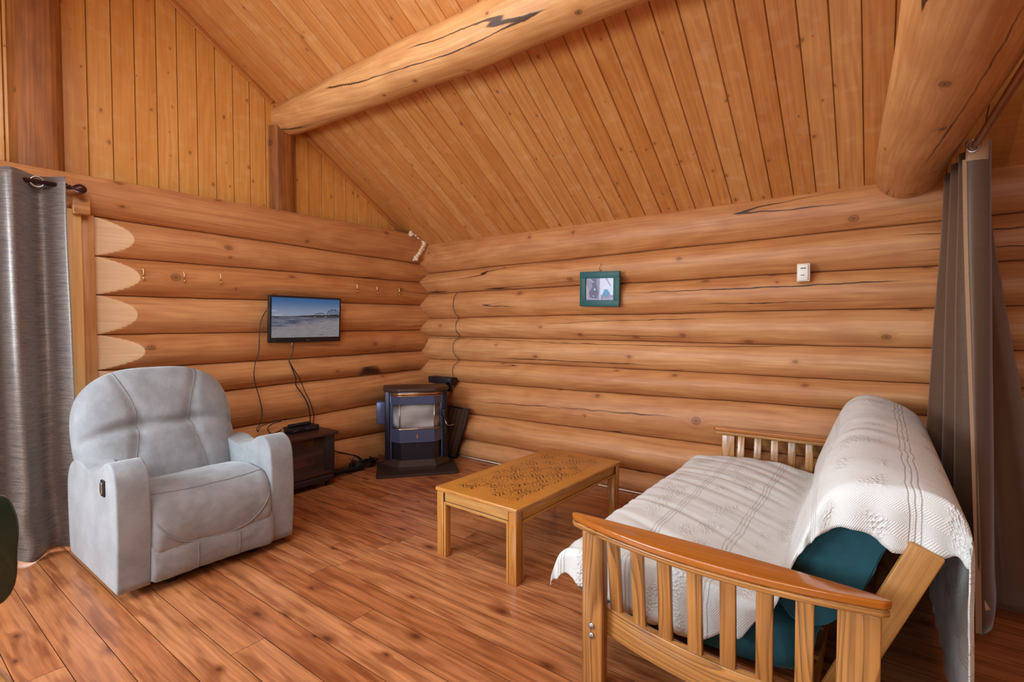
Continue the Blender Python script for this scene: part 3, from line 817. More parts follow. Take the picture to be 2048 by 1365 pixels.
def hem_near(u):
    k = [(0., .03), (U_ROLL, .10), (uof(4), .17), (U_SEAT, .22), (uof(6), .235), (uof(7), .14), (U_CR, .06), (uof(10), .03), (U_F, .05), (uof(12), .13), (uof(13), .17), (U_TOP, .185), (uof(15), .23), (uof(16), .19), (U_BK, .13), (uof(18), .03), (U_END, .02)]
    for (a, x), (c, y) in zip(k, k[1:]):
        if a <= u <= c: r = lerp(x, y, sstep(0, 1, (u - a) / (c - a))); break
    else: r = .02
    return max(.012, r + .012 * nz(u * 14, 2.) + .006 * nz(u * 45, 9.))
def hem_far(u): return max(.01, .03 + .02 * nz(u * 12, 7.) + .008 * nz(u * 50, 3.)) if u < U_CR else max(.01, .05 + .03 * nz(u * 10, 5.))
YN, YFar = -2.145, -.285
NU, NB, NE = 210, 150, 16
def cover(i, j):
    u = UT * i / NU
    if j < NE: e, y = -(1 - j / NE), YFar
    elif j <= NE + NB: e, y = 0., lerp(YFar, YN, (j - NE) / NB)
    else: e, y = (j - NE - NB) / NE, YN
    yn_shift = .03 * sstep(U_CR, U_F, u)        # the back leaf is a little shorter than the seat
    if u > U_CR: y = lerp(YFar - .055 * sstep(U_CR, U_F, u), YN + yn_shift + .02 * sstep(U_CR, U_F, u), clamp((YFar - y) / (YFar - YN)))
    yy = y
    fray = 0.
    if u < .05: fray = .012 * nz(y * 22, 1.) + .01 * nz(y * 7, 4)
    p = profat(u)
    nb = profat(u + .01) - profat(u - .01); n = Vector((-nb.z, 0, nb.x)).normalized()
    seat = sstep(U_ROLL - .1, U_ROLL + .05, u) * (1 - sstep(U_CR - .12, U_CR, u))
    back = sstep(U_CR, U_CR + .15, u) * (1 - sstep(U_TOP, U_BK, u))
    hang = sstep(U_BK, U_BK + .2, u)
    # creases: long soft wrinkles that run across the seat, slack ones over the back
    w = 0.
    if seat:
        d1 = (y * 1.0 + (u - U_SEAT) * .55)
        w += seat * (.011 * abs(nz(d1 * 7.5, u * 1.1, 2.)) * 1.6 + .007 * nz(d1 * 16, u * 2.2, 5.))
        w += seat * .016 * nz(y * 1.8, u * 2., 9.)
    w += back * .007
    w += back * (.012 * nz(y * 2.2, u * 2.5, 1.) + .006 * nz((y + u * .35) * 9, u * 1.6, 8.))
    # crown sag along the length and rising far end
    w += back * .02 * sstep(-.9, -.4, y)
    w -= hang * abs(.016 * math.sin(y * 19 + 2 * nz(y * 2, u)) + .012 * nz(y * 5, u * 2, 3.)) * min(1, (u - U_BK) * 3)
    P = Vector((p.x, yy, p.z)) + n * (w + .004)
    P.z += .02 * back * sstep(-1.3, -.4, y)
    if u < U_ROLL: P.x += -.012 * nz(y * 6, 3.) * (1 - u / U_ROLL) * 2 + .0; P.z += fray * (1 - u / U_ROLL)
    rnd = back * clamp((-1.72 - y) / .40) ** 2
    P.z -= .042 * rnd; P.x += .012 * rnd
    if e > 0:      # near end hangs down
        h = hem_near(u) * (1 - .25 * back) * e ** (1 + .5 * back)
        side = (.014 + .034 * back) * math.sin(min(1, e * (3 - 1.6 * back)) * PI / 2) + .010 * e * nz(u * 11, 3.) + .006 * math.sin(u * 60) * e
        if hang > .2: P.y -= h + .004 * nz(u * 30) + .014 * e * nz(u * 9); P.x -= .012 * e
        else:
            P.y -= side; P.z -= h * (1 - .12 * (1 - e)) ; P.z = max(P.z, .02)
    elif e < 0:
        h = hem_far(u) * -e
        if hang > .2: P.y += h
        else: P.y += .012 * math.sin(min(1, -e * 3) * PI / 2); P.z -= h
    return P
def coverf(b):
    tot = 2 * NE + NB
    vs = [[b.bm.verts.new(cover(i, j)) for j in range(tot + 1)] for i in range(NU + 1)]
    def vv(i, j):
        u = UT * i / NU
        if j < NE: return YFar + hem_far(u) * (1 - j / NE)
        if j <= NE + NB: return lerp(YFar, YN, (j - NE) / NB)
        return YN - hem_near(u) * (j - NE - NB) / NE
    for i in range(NU):
        for j in range(tot):
            q = [(i, j), (i, j + 1), (i + 1, j + 1), (i + 1, j)]
            b.face([vs[a][c] for a, c in q], [(UT * a / NU, vv(a, c)) for a, c in q], 0., None, True)
cv = one('coverlet', 'blanket', coverf, None, solid=.004)
tag(cv, 'white woven bedspread draped over the futon mattress', 'bedspread')

# ------------------------------------------------------------------ television stand and what is on it
ts = empty('tv_stand', (.22, -1.78, 0), 0, 'low dark brown television stand with glass doors behind the grey recliner', 'cabinet')
TO = Vector((-.22, 1.78, 0))
one('top', 'standwood', lambda b: b.box(Vector((.215, -1.78, .465)) + TO, (.33, .76, .03), .006, 3, ax=1), ts)
for yy in (-1.435, -2.125):
    one('side_panel', 'standside', lambda b: (b.box(Vector((.20, yy, .265)) + TO, (.27, .03, .37), .003, ax=2),), ts)
one('corner_stile', 'standside', lambda b: b.box(Vector((.330, -1.462, .28)) + TO, (.022, .085, .335), .003, ax=2, rot=rotZ(-.25)), ts)
one('shelf', 'standwood', lambda b: b.box(Vector((.19, -1.78, .300)) + TO, (.24, .66, .018), .002, ax=1), ts)
one('bottom_panel', 'standwood', lambda b: b.box(Vector((.20, -1.78, .125)) + TO, (.29, .70, .03), .003, ax=1), ts)
one('plinth', 'standside', lambda b: (b.box(Vector((.335, -1.78, .078)) + TO, (.03, .70, .055), .010, 3, ax=1), b.box(Vector((.09, -1.78, .078)) + TO, (.03, .70, .055), .004, ax=1)), ts)
for yc in (-1.665, -1.975):
    d = one('glass_door', 'glass', lambda b: b.box(Vector((.336, yc, .288)) + TO, (.005, .305, .29), .001), ts)
one('top_edge', 'white', lambda b: b.box(Vector((.09, -1.80, .415)) + TO, (.01, .5, .03), .002), ts)
for xx, yy in ((.31, -1.47), (.31, -2.09), (.1, -1.47), (.1, -2.09)):
    def cast(b):
        b.lathe([(0, -.012), (.02, -.012), (.02, .012), (0, .012)], 16, Matrix.Translation(Vector((xx, yy, .021)) + TO) @ Matrix.Rotation(PI / 2, 4, 'X'))
        b.box(Vector((xx, yy, .045)) + TO, (.02, .028, .02), .003)
    one('caster', 'black', cast, ts)
bx = empty('set_top_box', (.125, -1.605, .48), 0, 'small black set-top box on the television stand', 'receiver')
one('case', 'black', lambda b: b.box((0, 0, .024), (.15, .262, .044), .004, 2), bx)
one('indicator', 'steel', lambda b: b.box((.0755, .075, .024), (.002, .008, .008), 0), bx)
one('badge', 'dkgrey', lambda b: b.box((.0755, -.09, .022), (.002, .035, .008), 0), bx)
one('display', 'dkgrey', lambda b: b.box((.0755, .03, .026), (.002, .05, .006), 0), bx)
rm = empty('remote_control', (.13, -1.62, .5265), .03, 'black remote control lying on the set-top box', 'remote control')
one('case', 'black', lambda b: b.box((0, 0, .013), (.048, .205, .022), .009, 4), rm)
def btn(b):
    for i in range(9):
        for j in range(3): b.box((-.013 + .013 * j, -.085 + .02 * i, .0255), (.008, .010, .004), .0015)
one('keypad', 'dkgrey', btn, rm)

# ------------------------------------------------------------------ television
tv = empty('television', (.155, -1.552, 1.455), 0, 'flat black television on the left log wall showing a river and bridge', 'television')
R3 = rotY(math.radians(3))
def L4(p): return R3 @ Vector(p)
HT, WT = .395, .675
one('bezel', 'black', lambda b: (b.box(L4((-.012, 0, 0)), (.03, WT, HT), .004, 2, rot=R3), b.box(L4((-.04, 0, -.02)), (.04, WT * .7, HT * .6), .01, 2, rot=R3)), tv)
def scrf(b):
    x = .0042; y0, y1, z0, z1 = -WT / 2 + .020, WT / 2 - .018, -HT / 2 + .042, HT / 2 - .016
    vs = [b.bm.verts.new(L4(p)) for p in ((x, y0, z0), (x, y1, z0), (x, y1, z1), (x, y0, z1))]
    b.face(vs, [(0, 0), (1, 0), (1, 1), (0, 1)])
scn = one('screen', 'screen', scrf, tv)
def br(b):
    y0, W_, z0, H_ = -WT / 2 + .020, WT - .038, -HT / 2 + .042, HT - .058
    def S(u, v): return L4((.0052, y0 + u * W_, z0 + v * H_))
    def bar(u0, v0, u1, v1, r): b.tube([S(u0, v0), S(u1, v1)], [r, r], 4, True)
    def span(ua, ub, va, vb, ht, n, r):
        base = lambda t: (lerp(ua, ub, t), lerp(va, vb, t))
        topv = lambda t: ht * (1 - (2 * t - 1) ** 2 * .55) if 0 < t < 1 else 0.
        pr_ = None
        for k in range(n + 1):
            t = k / n; bu, bv = base(t); h = topv(t)
            bar(bu, bv, bu, bv + h, r * .7)
            if pr_:
                bar(pr_[0], pr_[1], bu, bv, r * 1.3); bar(pr_[0], pr_[1] + pr_[2], bu, bv + h, r)
                bar(pr_[0], pr_[1] + (pr_[2] if k % 2 else 0), bu, bv + (0 if k % 2 else h), r * .6)
            pr_ = (bu, bv, h)
    span(.60, .775, .56, .572, .07, 8, .0014)
    span(.79, 1.0, .572, .60, .15, 9, .0019)
    bar(.55, .555, .62, .565, .002); bar(.78, .57, 1.0, .575, .0028)
    for u, w in ((.62, .010), (.785, .016)):
        b.box(S(u, .515), (.0015, w, .022), 0, rot=R3, mat=MT['pier'])
one('bridge_picture', 'bridge', br, scn)
one('standby_light', 'redled', lambda b: b.box(L4((.005, -.29, -HT / 2 + .014)), (.003, .005, .005), 0, rot=R3), tv)
one('badge', 'dkgrey', lambda b: b.box(L4((.004, 0.02, -HT / 2 + .018)), (.002, .05, .005), 0, rot=R3), tv)
one('wall_bracket', 'blackmat', lambda b: b.box((-.08, 0, 0), (.09, .2, .12), .004), tv)

# ------------------------------------------------------------------ cables
def cable(name, pts, r, label, mat='black', n=8, extra=None, group=None):
    b = B(mat); b.tube(smoothpath(pts, n), r, 6)
    if extra: extra(b)
    o = b.build(name); return tag(o, label, 'cable', group)
cable('power_cable', [(.10, -1.88, 1.53), (.105, -1.935, 1.42), (.10, -1.95, 1.20), (.105, -1.985, 1.08), (.10, -1.99, .97), (.11, -1.96, .83), (.11, -1.935, .70), (.115, -1.955, .60), (.12, -1.985, .56), (.12, -1.975, .535), (.12, -1.96, .57), (.11, -1.90, .585), (.11, -1.8, .60), (.10, -1.72, .60)], .0035, 'thin black cable hanging left of the television down the log wall')
def clip(b):
    b.box((.115, -1.665, 1.245), (.012, .012, .018), .003, mat=MT['white'])
cable('aerial_cable', [(.12, -1.665, 1.26), (.115, -1.663, 1.20), (.11, -1.675, 1.14), (.10, -1.69, 1.10), (.105, -1.68, 1.065), (.112, -1.64, .95), (.11, -1.635, .88), (.11, -1.58, .80), (.115, -1.53, .70), (.10, -1.50, .58), (.06, -1.485, .51)], .005, 'thick black aerial cable running down from under the television', extra=clip)
cable('video_cable', [(.10, -1.692, 1.10), (.112, -1.66, 1.03), (.115, -1.60, .93), (.115, -1.56, .83), (.118, -1.51, .72), (.11, -1.47, .60), (.06, -1.45, .505)], .004, 'black video cable crossing behind the set-top box, rightmost of the bundle')
cable('loop_cable', [(.055, -1.73, .515), (.10, -1.80, .50), (.11, -1.86, .50), (.09, -1.88, .54), (.085, -1.83, .575), (.09, -1.76, .585)], .004, 'black cable looping beside the set-top box on the stand')
cable('thermostat_wire', [(.568, -.082, 1.742), (.535, -.088, 1.70), (.524, -.09, 1.61), (.55, -.088, 1.53), (.574, -.055, 1.487), (.555, -.08, 1.43), (.56, -.08, 1.34), (.58, -.05, 1.288), (.535, -.085, 1.23), (.514, -.09, 1.158), (.54, -.08, 1.08), (.57, -.05, 1.032), (.525, -.09, .97), (.513, -.095, .90), (.53, -.09, .83), (.52, -.07, .795)], .0032, 'thin dark wire wandering down the back log wall above the stove')
ps = empty('power_strip', (.12, -1.16, 0), -.15, 'black power strip on the floor between stand and stove', 'power strip')
one('case', 'black', lambda b: b.box((0, 0, .022), (.06, .36, .044), .008, 3), ps)
for k in range(5): one('socket', 'dkgrey', lambda b: b.box((.0, -.12 + .06 * k, .0455), (.03, .03, .004), .004), ps)
one('plug', 'black', lambda b: (b.box((0, -.12, .065), (.03, .03, .045), .008, 3), b.tube(smoothpath([(0, -.12, .085), (-.02, -.14, .16), (-.03, -.2, .12), (-.02, -.26, .10)], 6), .004, 6)), ps)
one('plug', 'black', lambda b: (b.box((0, .06, .065), (.03, .03, .045), .008, 3), b.tube(smoothpath([(0, .06, .085), (.0, .10, .14), (-.01, .16, .10), (-.02, .22, .02)], 6), .004, 6)), ps)
random.seed(17)
def coil(cx, cy, r0, n, seed, z=.012):
    pts = []
    for k in range(n * 12 + 1):
        a = k / 12 * 2 * PI
        r = r0 * (1 + .25 * nz(k * .11, seed)); pts.append((cx + r * .62 * math.cos(a) + .02 * nz(k * .07, seed + 4), cy + r * math.sin(a) + .03 * nz(k * .05, seed + 8), z + .016 * k / 12 + .008 * nz(k * .2, seed + 2)))
    return pts
cable('extension_cord', [(.08, -1.42, .33), (.09, -1.28, .24), (.08, -1.12, .17), (.09, -.98, .11)] + coil(.095, -.93, .115, 5, 3.), .0055, 'black extension cord coiled on the floor left of the stove', n=3)
cable('stove_cord', [(.12, -.95, .04), (.17, -.93, .02)] + coil(.12, -.89, .085, 3, 9., .02) + [(.15, -.80, .05)], .0045, 'second black cord looped under the larger coil beside the stove', n=3)
cable('short_cord', [(.16, -1.30, .006), (.19, -1.20, .006), (.18, -1.08, .006), (.19, -.98, .006)], .004, 'short black cord lying in front of the power strip')
for k, (mt, nm, lb) in enumerate((('redled', 'red', 'red audio lead drooping at the right end of the stand'), ('greenpaint', 'green', 'green audio lead drooping at the right end of the stand'), ('white', 'white', 'white audio lead drooping at the right end of the stand'))):
    cable('audio_lead', [(.12, -1.41, .27 - .02 * k), (.15, -1.37 + .012 * k, .25), (.17, -1.335 + .014 * k, .18), (.16, -1.33 + .012 * k, .08), (.12, -1.32, .05)], .0035, lb, mt)

# ------------------------------------------------------------------ pellet stove
SA = math.radians(50.35); SLOC = (.536, -.632, 0)
pad = empty('hearth_pad', SLOC, SA, 'dark worn hearth pad on the plank floor under the stove', 'hearth pad')
def padf(b):
    p = []; hx, h0, h1, r = .383, -.295, .255, .03
    for cx, cy, a0 in ((hx - r, h1 - r, 0), (-hx + r, h1 - r, 90), (-hx + r, h0 + r, 180), (hx - r, h0 + r, 270)):
        p += [(cx + r * math.cos(math.radians(a0 + 15 * k)), cy + r * math.sin(math.radians(a0 + 15 * k))) for k in range(7)]
    b.prism(p, .022, None, .005, 2)
one('slab', 'rustpad', padf, pad)
st = empty('pellet_stove', (SLOC[0], SLOC[1], .022), SA, 'black pellet stove with bay window door in the corner', 'stove')
def outl(o=0., yb=.25): return [(-.295 - o, yb), (-.295 - o, .02 - o * .4), (-.165 - o * .45, -.112 - o), (.165 + o * .45, -.112 - o), (.295 + o, .02 - o * .4), (.295 + o, yb)]
def frus(b, A, za, C, zb, cap=True):
    lo = [b.bm.verts.new((p[0], p[1], za)) for p in A]; hi = [b.bm.verts.new((p[0], p[1], zb)) for p in C]
    n = len(A)
    for k in range(n): b.face([lo[k], lo[(k + 1) % n], hi[(k + 1) % n], hi[k]], None)
    if cap: b.face(hi, None); b.face(lo[::-1], None)
one('base', 'rustpad', lambda b: (frus(b, outl(.03), 0, outl(.03), .03), frus(b, outl(.03), .03, outl(-.01), .085)), st)
one('body', 'stove', lambda b: frus(b, outl(-.02), .08, outl(-.02), .74), st)
one('top', 'stovetop', lambda b: b.prism(outl(.022, .27), .038, Matrix.Translation((0, 0, .738)), .012, 3, smooth=True), st)
for sg in (-1, 1):
    one('side_pillar', 'stove', lambda b: (b.box((sg * .272, .012, .41), (.05, .05, .66), .006, 2, rot=rotZ(sg * .35)), b.box((sg * .245, -.022, .41), (.016, .02, .66), .004, 2, mat=MT['stovedoor'])), st)
DO = [(-.245, .0), (-.245, -.028), (-.165, -.118), (.165, -.118), (.245, -.028), (.245, .0)]
def dscale(k): return [(p[0] * k, p[1] - (1 - k) * -.03) for p in DO]
def doorf(b):
    frus(b, DO, .255, DO, .385); frus(b, DO, .625, DO, .705)
    for sg in (-1, 1):
        b.box((sg * .232, -.032, .505), (.026, .03, .25), .003, 2, rot=rotZ(sg * .8))
dr = one('door', 'stovedoor', doorf, st)
def panes(b):
    q = [(-.240, -.026), (-.163, -.108), (.163, -.108), (.240, -.026)]
    for a, c in zip(q, q[1:]):
        vs = [b.bm.verts.new(p) for p in ((a[0], a[1], .38), (c[0], c[1], .38), (c[0], c[1], .63), (a[0], a[1], .63))]
        b.face(vs, [(0, 0), (1, 0), (1, 1), (0, 1)])
one('window_glass', 'stoveglass', panes, dr)
for sg in (-1, 1):
    one('glass_bar', 'steel', lambda b: b.tube([(sg * .164, -.112, .385), (sg * .164, -.112, .625)], .005, 8), dr)
def trim(z, r, mat, par, nm='trim_bar', o=0.):
    one(nm, mat, lambda b: b.tube([(p[0] * (1 + o), p[1] - .004 - o * .05, z) for p in DO[1:5]], r, 8), par)
trim(.388, .0045, 'brass', dr)
trim(.722, .0065, 'copper', st, o=.02); trim(.705, .004, 'copper', st, o=.02)
trim(.734, .004, 'steel', st, o=.015)
def flame(b):
    P = [(0, .03), (.007, .014), (.009, .0), (.006, -.014), (0, -.024), (-.006, -.014), (-.009, 0), (-.004, .012)]
    b.prism([(p[0], p[1]) for p in P], .003, Matrix.Translation((.0, -.118, .315)) @ Matrix.Rotation(PI / 2, 4, 'X'), .001, 1)
one('flame_emblem', 'copper', flame, dr)
one('ash_drawer', 'stove', lambda b: frus(b, [(-.21, -.0), (-.21, -.04), (-.155, -.104), (.155, -.104), (.21, -.04), (.21, 0)], .085, [(-.21, -.0), (-.21, -.04), (-.155, -.104), (.155, -.104), (.21, -.04), (.21, 0)], .248), st)
one('drawer_mark', 'dkgrey', lambda b: [b.box((-.008 + .012 * k, -.1055, .222), (.003, .002, .014), 0, rot=rotY(.5)) for k in range(2)], st)
def hand(b):
    b.tube(smoothpath([(.262, -.05, .53), (.262, -.085, .525), (.262, -.09, .49), (.266, -.085, .44), (.275, -.085, .36), (.276, -.085, .33)], 6), .006, 8)
    b.box((.262, -.045, .52), (.03, .04, .07), .006)
one('door_handle', 'black', hand, dr)
one('latch_rod', 'steel', lambda b: b.tube(smoothpath([(.272, -.07, .46), (.285, -.09, .415), (.31, -.085, .40), (.36, -.06, .402)], 6), .0035, 6), dr)
one('hopper_cover', 'stovedoor', lambda b: b.box((-.335, .09, .53), (.09, .16, .215), .006, 2), st)
one('vent_slots', 'gap', lambda b: [b.box((-.12 + .03 * k, -.0975, .715), (.014, .03, .008), 0) for k in range(9)], st)
fl_ = empty('flue_bracket', (.40, -.10, .80), 0, 'black metal flue bracket on the back logs behind the stove', 'bracket')
one('plate', 'blackmat', lambda b: (b.box((-.02, -.01, .01), (.33, .10, .072), .004), b.box((.115, -.045, -.05), (.055, .03, .10), .004)), fl_)
for sx, sz in ((.125, .03), (-.15, .02)): one('screw', 'steel', lambda b: b.box((sx, -.062, sz), (.008, .004, .008), .002), fl_)
pt = empty('paper_tag', (.66, -.38, .72), 0, 'small beige paper tag hanging at the stove top right', 'tag')
one('card', 'tagpaper', lambda b: b.box((0, 0, 0), (.045, .003, .075), .0005, rot=rotZ(.7) @ rotY(.45)), pt)
one('string', 'tagpaper', lambda b: b.tube([(-.02, 0, .03), (-.05, .0, .06), (-.07, .01, .055)], .0015, 5), pt)
gr = empty('heat_guard', (.5, -.13, 0), 0, 'dark perforated metal panel leaning on the log wall right of the stove', 'panel')
def grf(b):
    P = [(-.16, -.03, .02), (.12, -.03, .02), (.275, .005, .53), (-.005, .005, .54)]
    vs = [b.bm.verts.new(p) for p in P]; b.face(vs, [(0, 0), (.28, 0), (.28, .52), (0, .52)])
one('mesh_sheet', 'grille', grf, gr, solid=.012)
def grr(b):
    for a, c in (((.12, -.03, .02), (.275, .005, .53)), ((-.005, .005, .54), (.275, .005, .53)), ((-.16, -.03, .02), (.12, -.03, .02))): b.tube([a, c], .009, 6)
    b.box((.10, -.03, .012), (.05, .03, .024), .004)
one('edge_frame', 'blackmat', grr, gr)

# ------------------------------------------------------------------ things on the walls
pf = empty('framed_picture', (2.256, -.125, 1.712), 0, 'small green framed picture hanging from a brass hook on the back log wall', 'picture')
PM = rotY(math.radians(2.2)) @ rotX(math.radians(4))
def frm(b):
    w, h, t = .372, .298, .056
    for sx in (-1, 1): b.box(PM @ Vector((sx * (w - t) / 2, 0, 0)), (t, .022, h - .002), .004, 2, rot=PM, ax=2)
    for sz in (-1, 1): b.box(PM @ Vector((0, -.001, sz * (h - t) / 2)), (w, .022, t), .004, 2, rot=PM, ax=0)
one('frame', 'greenpaint', frm, pf)
PCM = {}
for nm, c in (('lav', (136, 132, 160)), ('pale', (206, 216, 236)), ('vio', (84, 80, 112)), ('blue', (70, 140, 186)), ('rose', (178, 164, 172)), ('lilac', (160, 150, 186))):
    PCM[nm] = plain('picture ' + nm, srgb(*c), .3, var=.25, scale=30)
def art(b):
    def poly(pts, m, d): 
        vs = [b.bm.verts.new(PM @ Vector((p[0], .004 - d, p[1]))) for p in pts]; b.face(vs, None, 0., m)
    poly([(-.135, -.098), (.135, -.098), (.135, .098), (-.135, .098)], PCM['lav'], 0)
    poly([(.01, -.05), (.135, -.05), (.135, .098), (.0, .098)], PCM['pale'], .001)
    poly([(-.135, -.098), (-.11, -.098), (-.105, .0), (-.135, .06)], PCM['rose'], .001)
    poly([(-.085, -.085), (-.03, -.092), (-.012, -.03), (-.03, .03), (-.035, .09), (-.075, .09), (-.07, .02), (-.10, -.03)], PCM['vio'], .0015)
    poly([(-.11, .085), (-.105, .092), (-.05, .06), (-.055, .053)], PCM['rose'], .002)
    poly([(.02, -.06), (.045, -.0), (.075, -.005), (.10, -.045), (.06, -.065)], PCM['blue'], .002)
    poly([(.045, .098), (.065, .098), (.11, .02), (.10, .02)], PCM['lilac'], .002)
    poly([(-.135, -.098), (.135, -.098), (.135, -.07), (.0, -.085), (-.135, -.07)], PCM['lilac'], .002)
    poly([(.0, -.098), (.008, -.098), (.012, .098), (.002, .098)], PCM['pale'], .0022)
    poly([(-.06, .0), (-.045, -.012), (-.035, .004)], PCM['pale'], .0025)
    poly([(-.07, -.06), (-.045, -.07), (-.06, -.05)], PCM['lilac'], .0025)
one('print', 'glass', art, pf)
def hook(name, loc, label, prong=True, sc_=1., group=None, rz=0.):
    h = empty(name, loc, rz, label, 'hook', group)
    def f(b):
        b.lathe([(0, .004), (.010 * sc_, .004), (.012 * sc_, 0)], 14, Matrix.Rotation(PI / 2, 4, 'Y'))
        b.tube(smoothpath([(0, 0, 0), (.018, 0, .004), (.028, 0, .018), (.026, 0, .036), (.024, 0, .044)], 6), .0035 * sc_, 8)
        b.tube(smoothpath([(0, 0, -.006), (.012, 0, -.022), (.024, 0, -.026), (.032, 0, -.016)], 6), .0035 * sc_, 8)
        for p in ((.024, 0, .046), (.033, 0, -.013)):
            t = bmesh.new(); bmesh.ops.create_icosphere(t, subdivisions=2, radius=.006 * sc_); b.add(t, Matrix.Translation(p))
    one('prong', 'brass', f, h); return h
NM = ['leftmost brass coat hook on the left log wall, a tall one', 'second brass coat hook from the left on the log wall', 'third brass coat hook from the left, above the recliner',
      'brass coat hook just right of the television top', 'brass coat hook second from the wall corner', 'brass coat hook nearest the corner of the log walls']
for k, (yy, zz) in enumerate(((-2.73, 1.743), (-2.48, 1.742), (-2.23, 1.748), (-.985, 1.748), (-.745, 1.744), (-.46, 1.744))):
    hook('coat_hook', (.07, yy, zz), NM[k], sc_=1.5 if k == 0 else 1.2, group='brass coat hooks on the left log wall')
hook('picture_hook', (2.245, -.085, 1.885), 'brass hook holding the green framed picture', sc_=.9, rz=-PI / 2)
th = empty('thermostat', (3.762, -.085, 1.759), 0, 'white wall thermostat on the back log wall', 'thermostat')
one('case', 'ivory', lambda b: b.box((0, -.012, 0), (.078, .028, .122), .004, 2), th)
one('cover', 'white', lambda b: b.box((-.002, -.030, -.001), (.062, .012, .106), .003, 2), th)
one('display', 'dkgrey', lambda b: b.box((0, -.0365, .028), (.032, .001, .006), 0), th)
one('slider', 'black', lambda b: b.box((-.004, -.037, -.018), (.024, .003, .0035), 0), th)
one('scale_marks', 'ivory', lambda b: [b.box((-.022 + .012 * k, -.0365, -.037), (.0015, .001, .012), 0) for k in range(5)], th)

# ------------------------------------------------------------------ left curtain on its rod
def drape(par, top, bot, ztop, zbot, mat, nvert=60, per=10, name='cloth', solid=.003, crumple=0.):
    """top/bot: matching lists of (x, y); cloth hangs between them"""
    T = smoothpath([(p[0], p[1], 0) for p in top], per); Bt = smoothpath([(p[0], p[1], 0) for p in bot], per)
    n = len(T) - 1; L = [0.]
    for a, c in zip(T, T[1:]): L.append(L[-1] + (c - a).length)
    zt = ztop if callable(ztop) else (lambda i: ztop); zb = zbot if callable(zbot) else (lambda i: zbot)
    b = B(mat)
    def pt(i, j):
        t = j / nvert; k = sstep(0, 1, t) * .35 + t * .65
        p = T[i].lerp(Bt[i], k); z = lerp(zt(i / n), zb(i / n), t)
        cr = crumple * sstep(.72, 1., t)
        return Vector((p.x + .004 * nz(i * .13, t * 4, 2) + cr * nz(i * .09, t * 11, 1.), p.y + .003 * nz(i * .1, t * 3, 6) + cr * nz(i * .07, t * 9, 5.), z))
    vs = [[b.bm.verts.new(pt(i, j)) for j in range(nvert + 1)] for i in range(n + 1)]
    for i in range(n):
        for j in range(nvert):
            q = [(i, j), (i + 1, j), (i + 1, j + 1), (i, j + 1)]
            b.face([vs[a][c] for a, c in q], [(L[a] * 1.0, lerp(ztop if not callable(ztop) else 2.2, 0, c / nvert)) for a, c in q], 0., None, True)
    return b.build(name, par, solid=solid), T
ZR = 2.252
rl = empty('curtain_rod', (.16, -4.0, ZR), 0, 'dark bronze curtain rod with a turned finial at the upper left', 'curtain rod')
one('bar', 'rod', lambda b: b.tube([(0, -1.2, 0), (0, .86, 0)], .0135, 12), rl)
one('finial', 'rod', lambda b: b.lathe([(0, -.03), (.016, -.03), (.018, -.02), (.012, -.012), (.020, 0), (.020, .006), (.011, .012), (.017, .018), (.010, .026), (.014, .034), (.026, .05), (.031, .068), (.026, .086), (.014, .098), (.0, .103)], 18, Matrix.Translation((0, .86, 0)) @ Matrix.Rotation(-PI / 2, 4, 'X')), rl)
one('bracket', 'rod', lambda b: (b.tube([(0, .82, 0), (-.06, .82, -.02), (-.10, .82, -.02)], .008, 8), b.box((-.105, .82, -.02), (.012, .03, .06), .003)), rl)
cl = empty('curtain', (.14, -3.5, 0), 0, 'shimmering grey purple curtain with grommets at the left edge', 'curtain')
random.seed(2)
tp, bt = [], []
y = -3.155; sgn = 1
while y > -4.7:
    tp.append((.16 + .06 * sgn - .14, y + 3.5)); bt.append((.13 + .055 * sgn * (.7 + .7 * random.random()) - .14 + .01, (y + 3.155) * .96 - 3.14 + 3.5 + .03 * (random.random() - .5)))
    y -= .10 if sgn > 0 else .135; sgn = -sgn
drape(cl, tp, bt, 2.300, lambda t: .015 + .012 * math.sin(t * 40), 'drapeL', 70, 9, crumple=.035)
for yy in (-3.27, -3.44, -3.6):
    def gm(b):
        pts = [(0, .03 * math.cos(a), .03 * math.sin(a)) for a in [2 * PI * k / 24 for k in range(25)]]
        b.tube(pts, .006, 8, cap=False)
    g = one('grommet', 'steel', gm, cl, loc=(.02, yy + 3.5, ZR))

# ------------------------------------------------------------------ right curtain on its rod
rr_ = empty('curtain_rod', (4.53, -1.4, 2.215), 0, 'plain brown curtain rod under the log tie beam at the upper right', 'curtain rod')
one('bar', 'woodrod', lambda b: b.tube([(-.035, 1.28, 0), (.055, -2.0, 0)], .015, 12), rr_)
cr_ = empty('curtain', (4.55, -.7, 0), 0, 'long brown satin curtain bunched beside the futon', 'curtain')
TP = [(4.50, -.22), (4.46, -.30), (4.52, -.40), (4.468, -.50), (4.535, -.60), (4.482, -.70), (4.545, -.78), (4.487, -.895), (4.545, -.90), (4.574, -.855), (4.575, -.70), (4.54, -.60), (4.57, -.52), (4.60, -.45)]
BT = [(4.47, -.20), (4.385, -.28), (4.49, -.36), (4.465, -.50), (4.55, -.58), (4.50, -.72), (4.585, -.80), (4.565, -1.0), (4.61, -.93), (4.640, -.80), (4.655, -.68), (4.70, -.68), (4.80, -.66), (4.90, -.50)]
TPl = [(a - 4.55, c + .7) for a, c in TP]; BTl = [(a - 4.55, c + .7) for a, c in BT]
cloth, TT = drape(cr_, TPl, BTl, 2.240, .03, 'drapeR', 60, 9, name='cloth', crumple=.01)
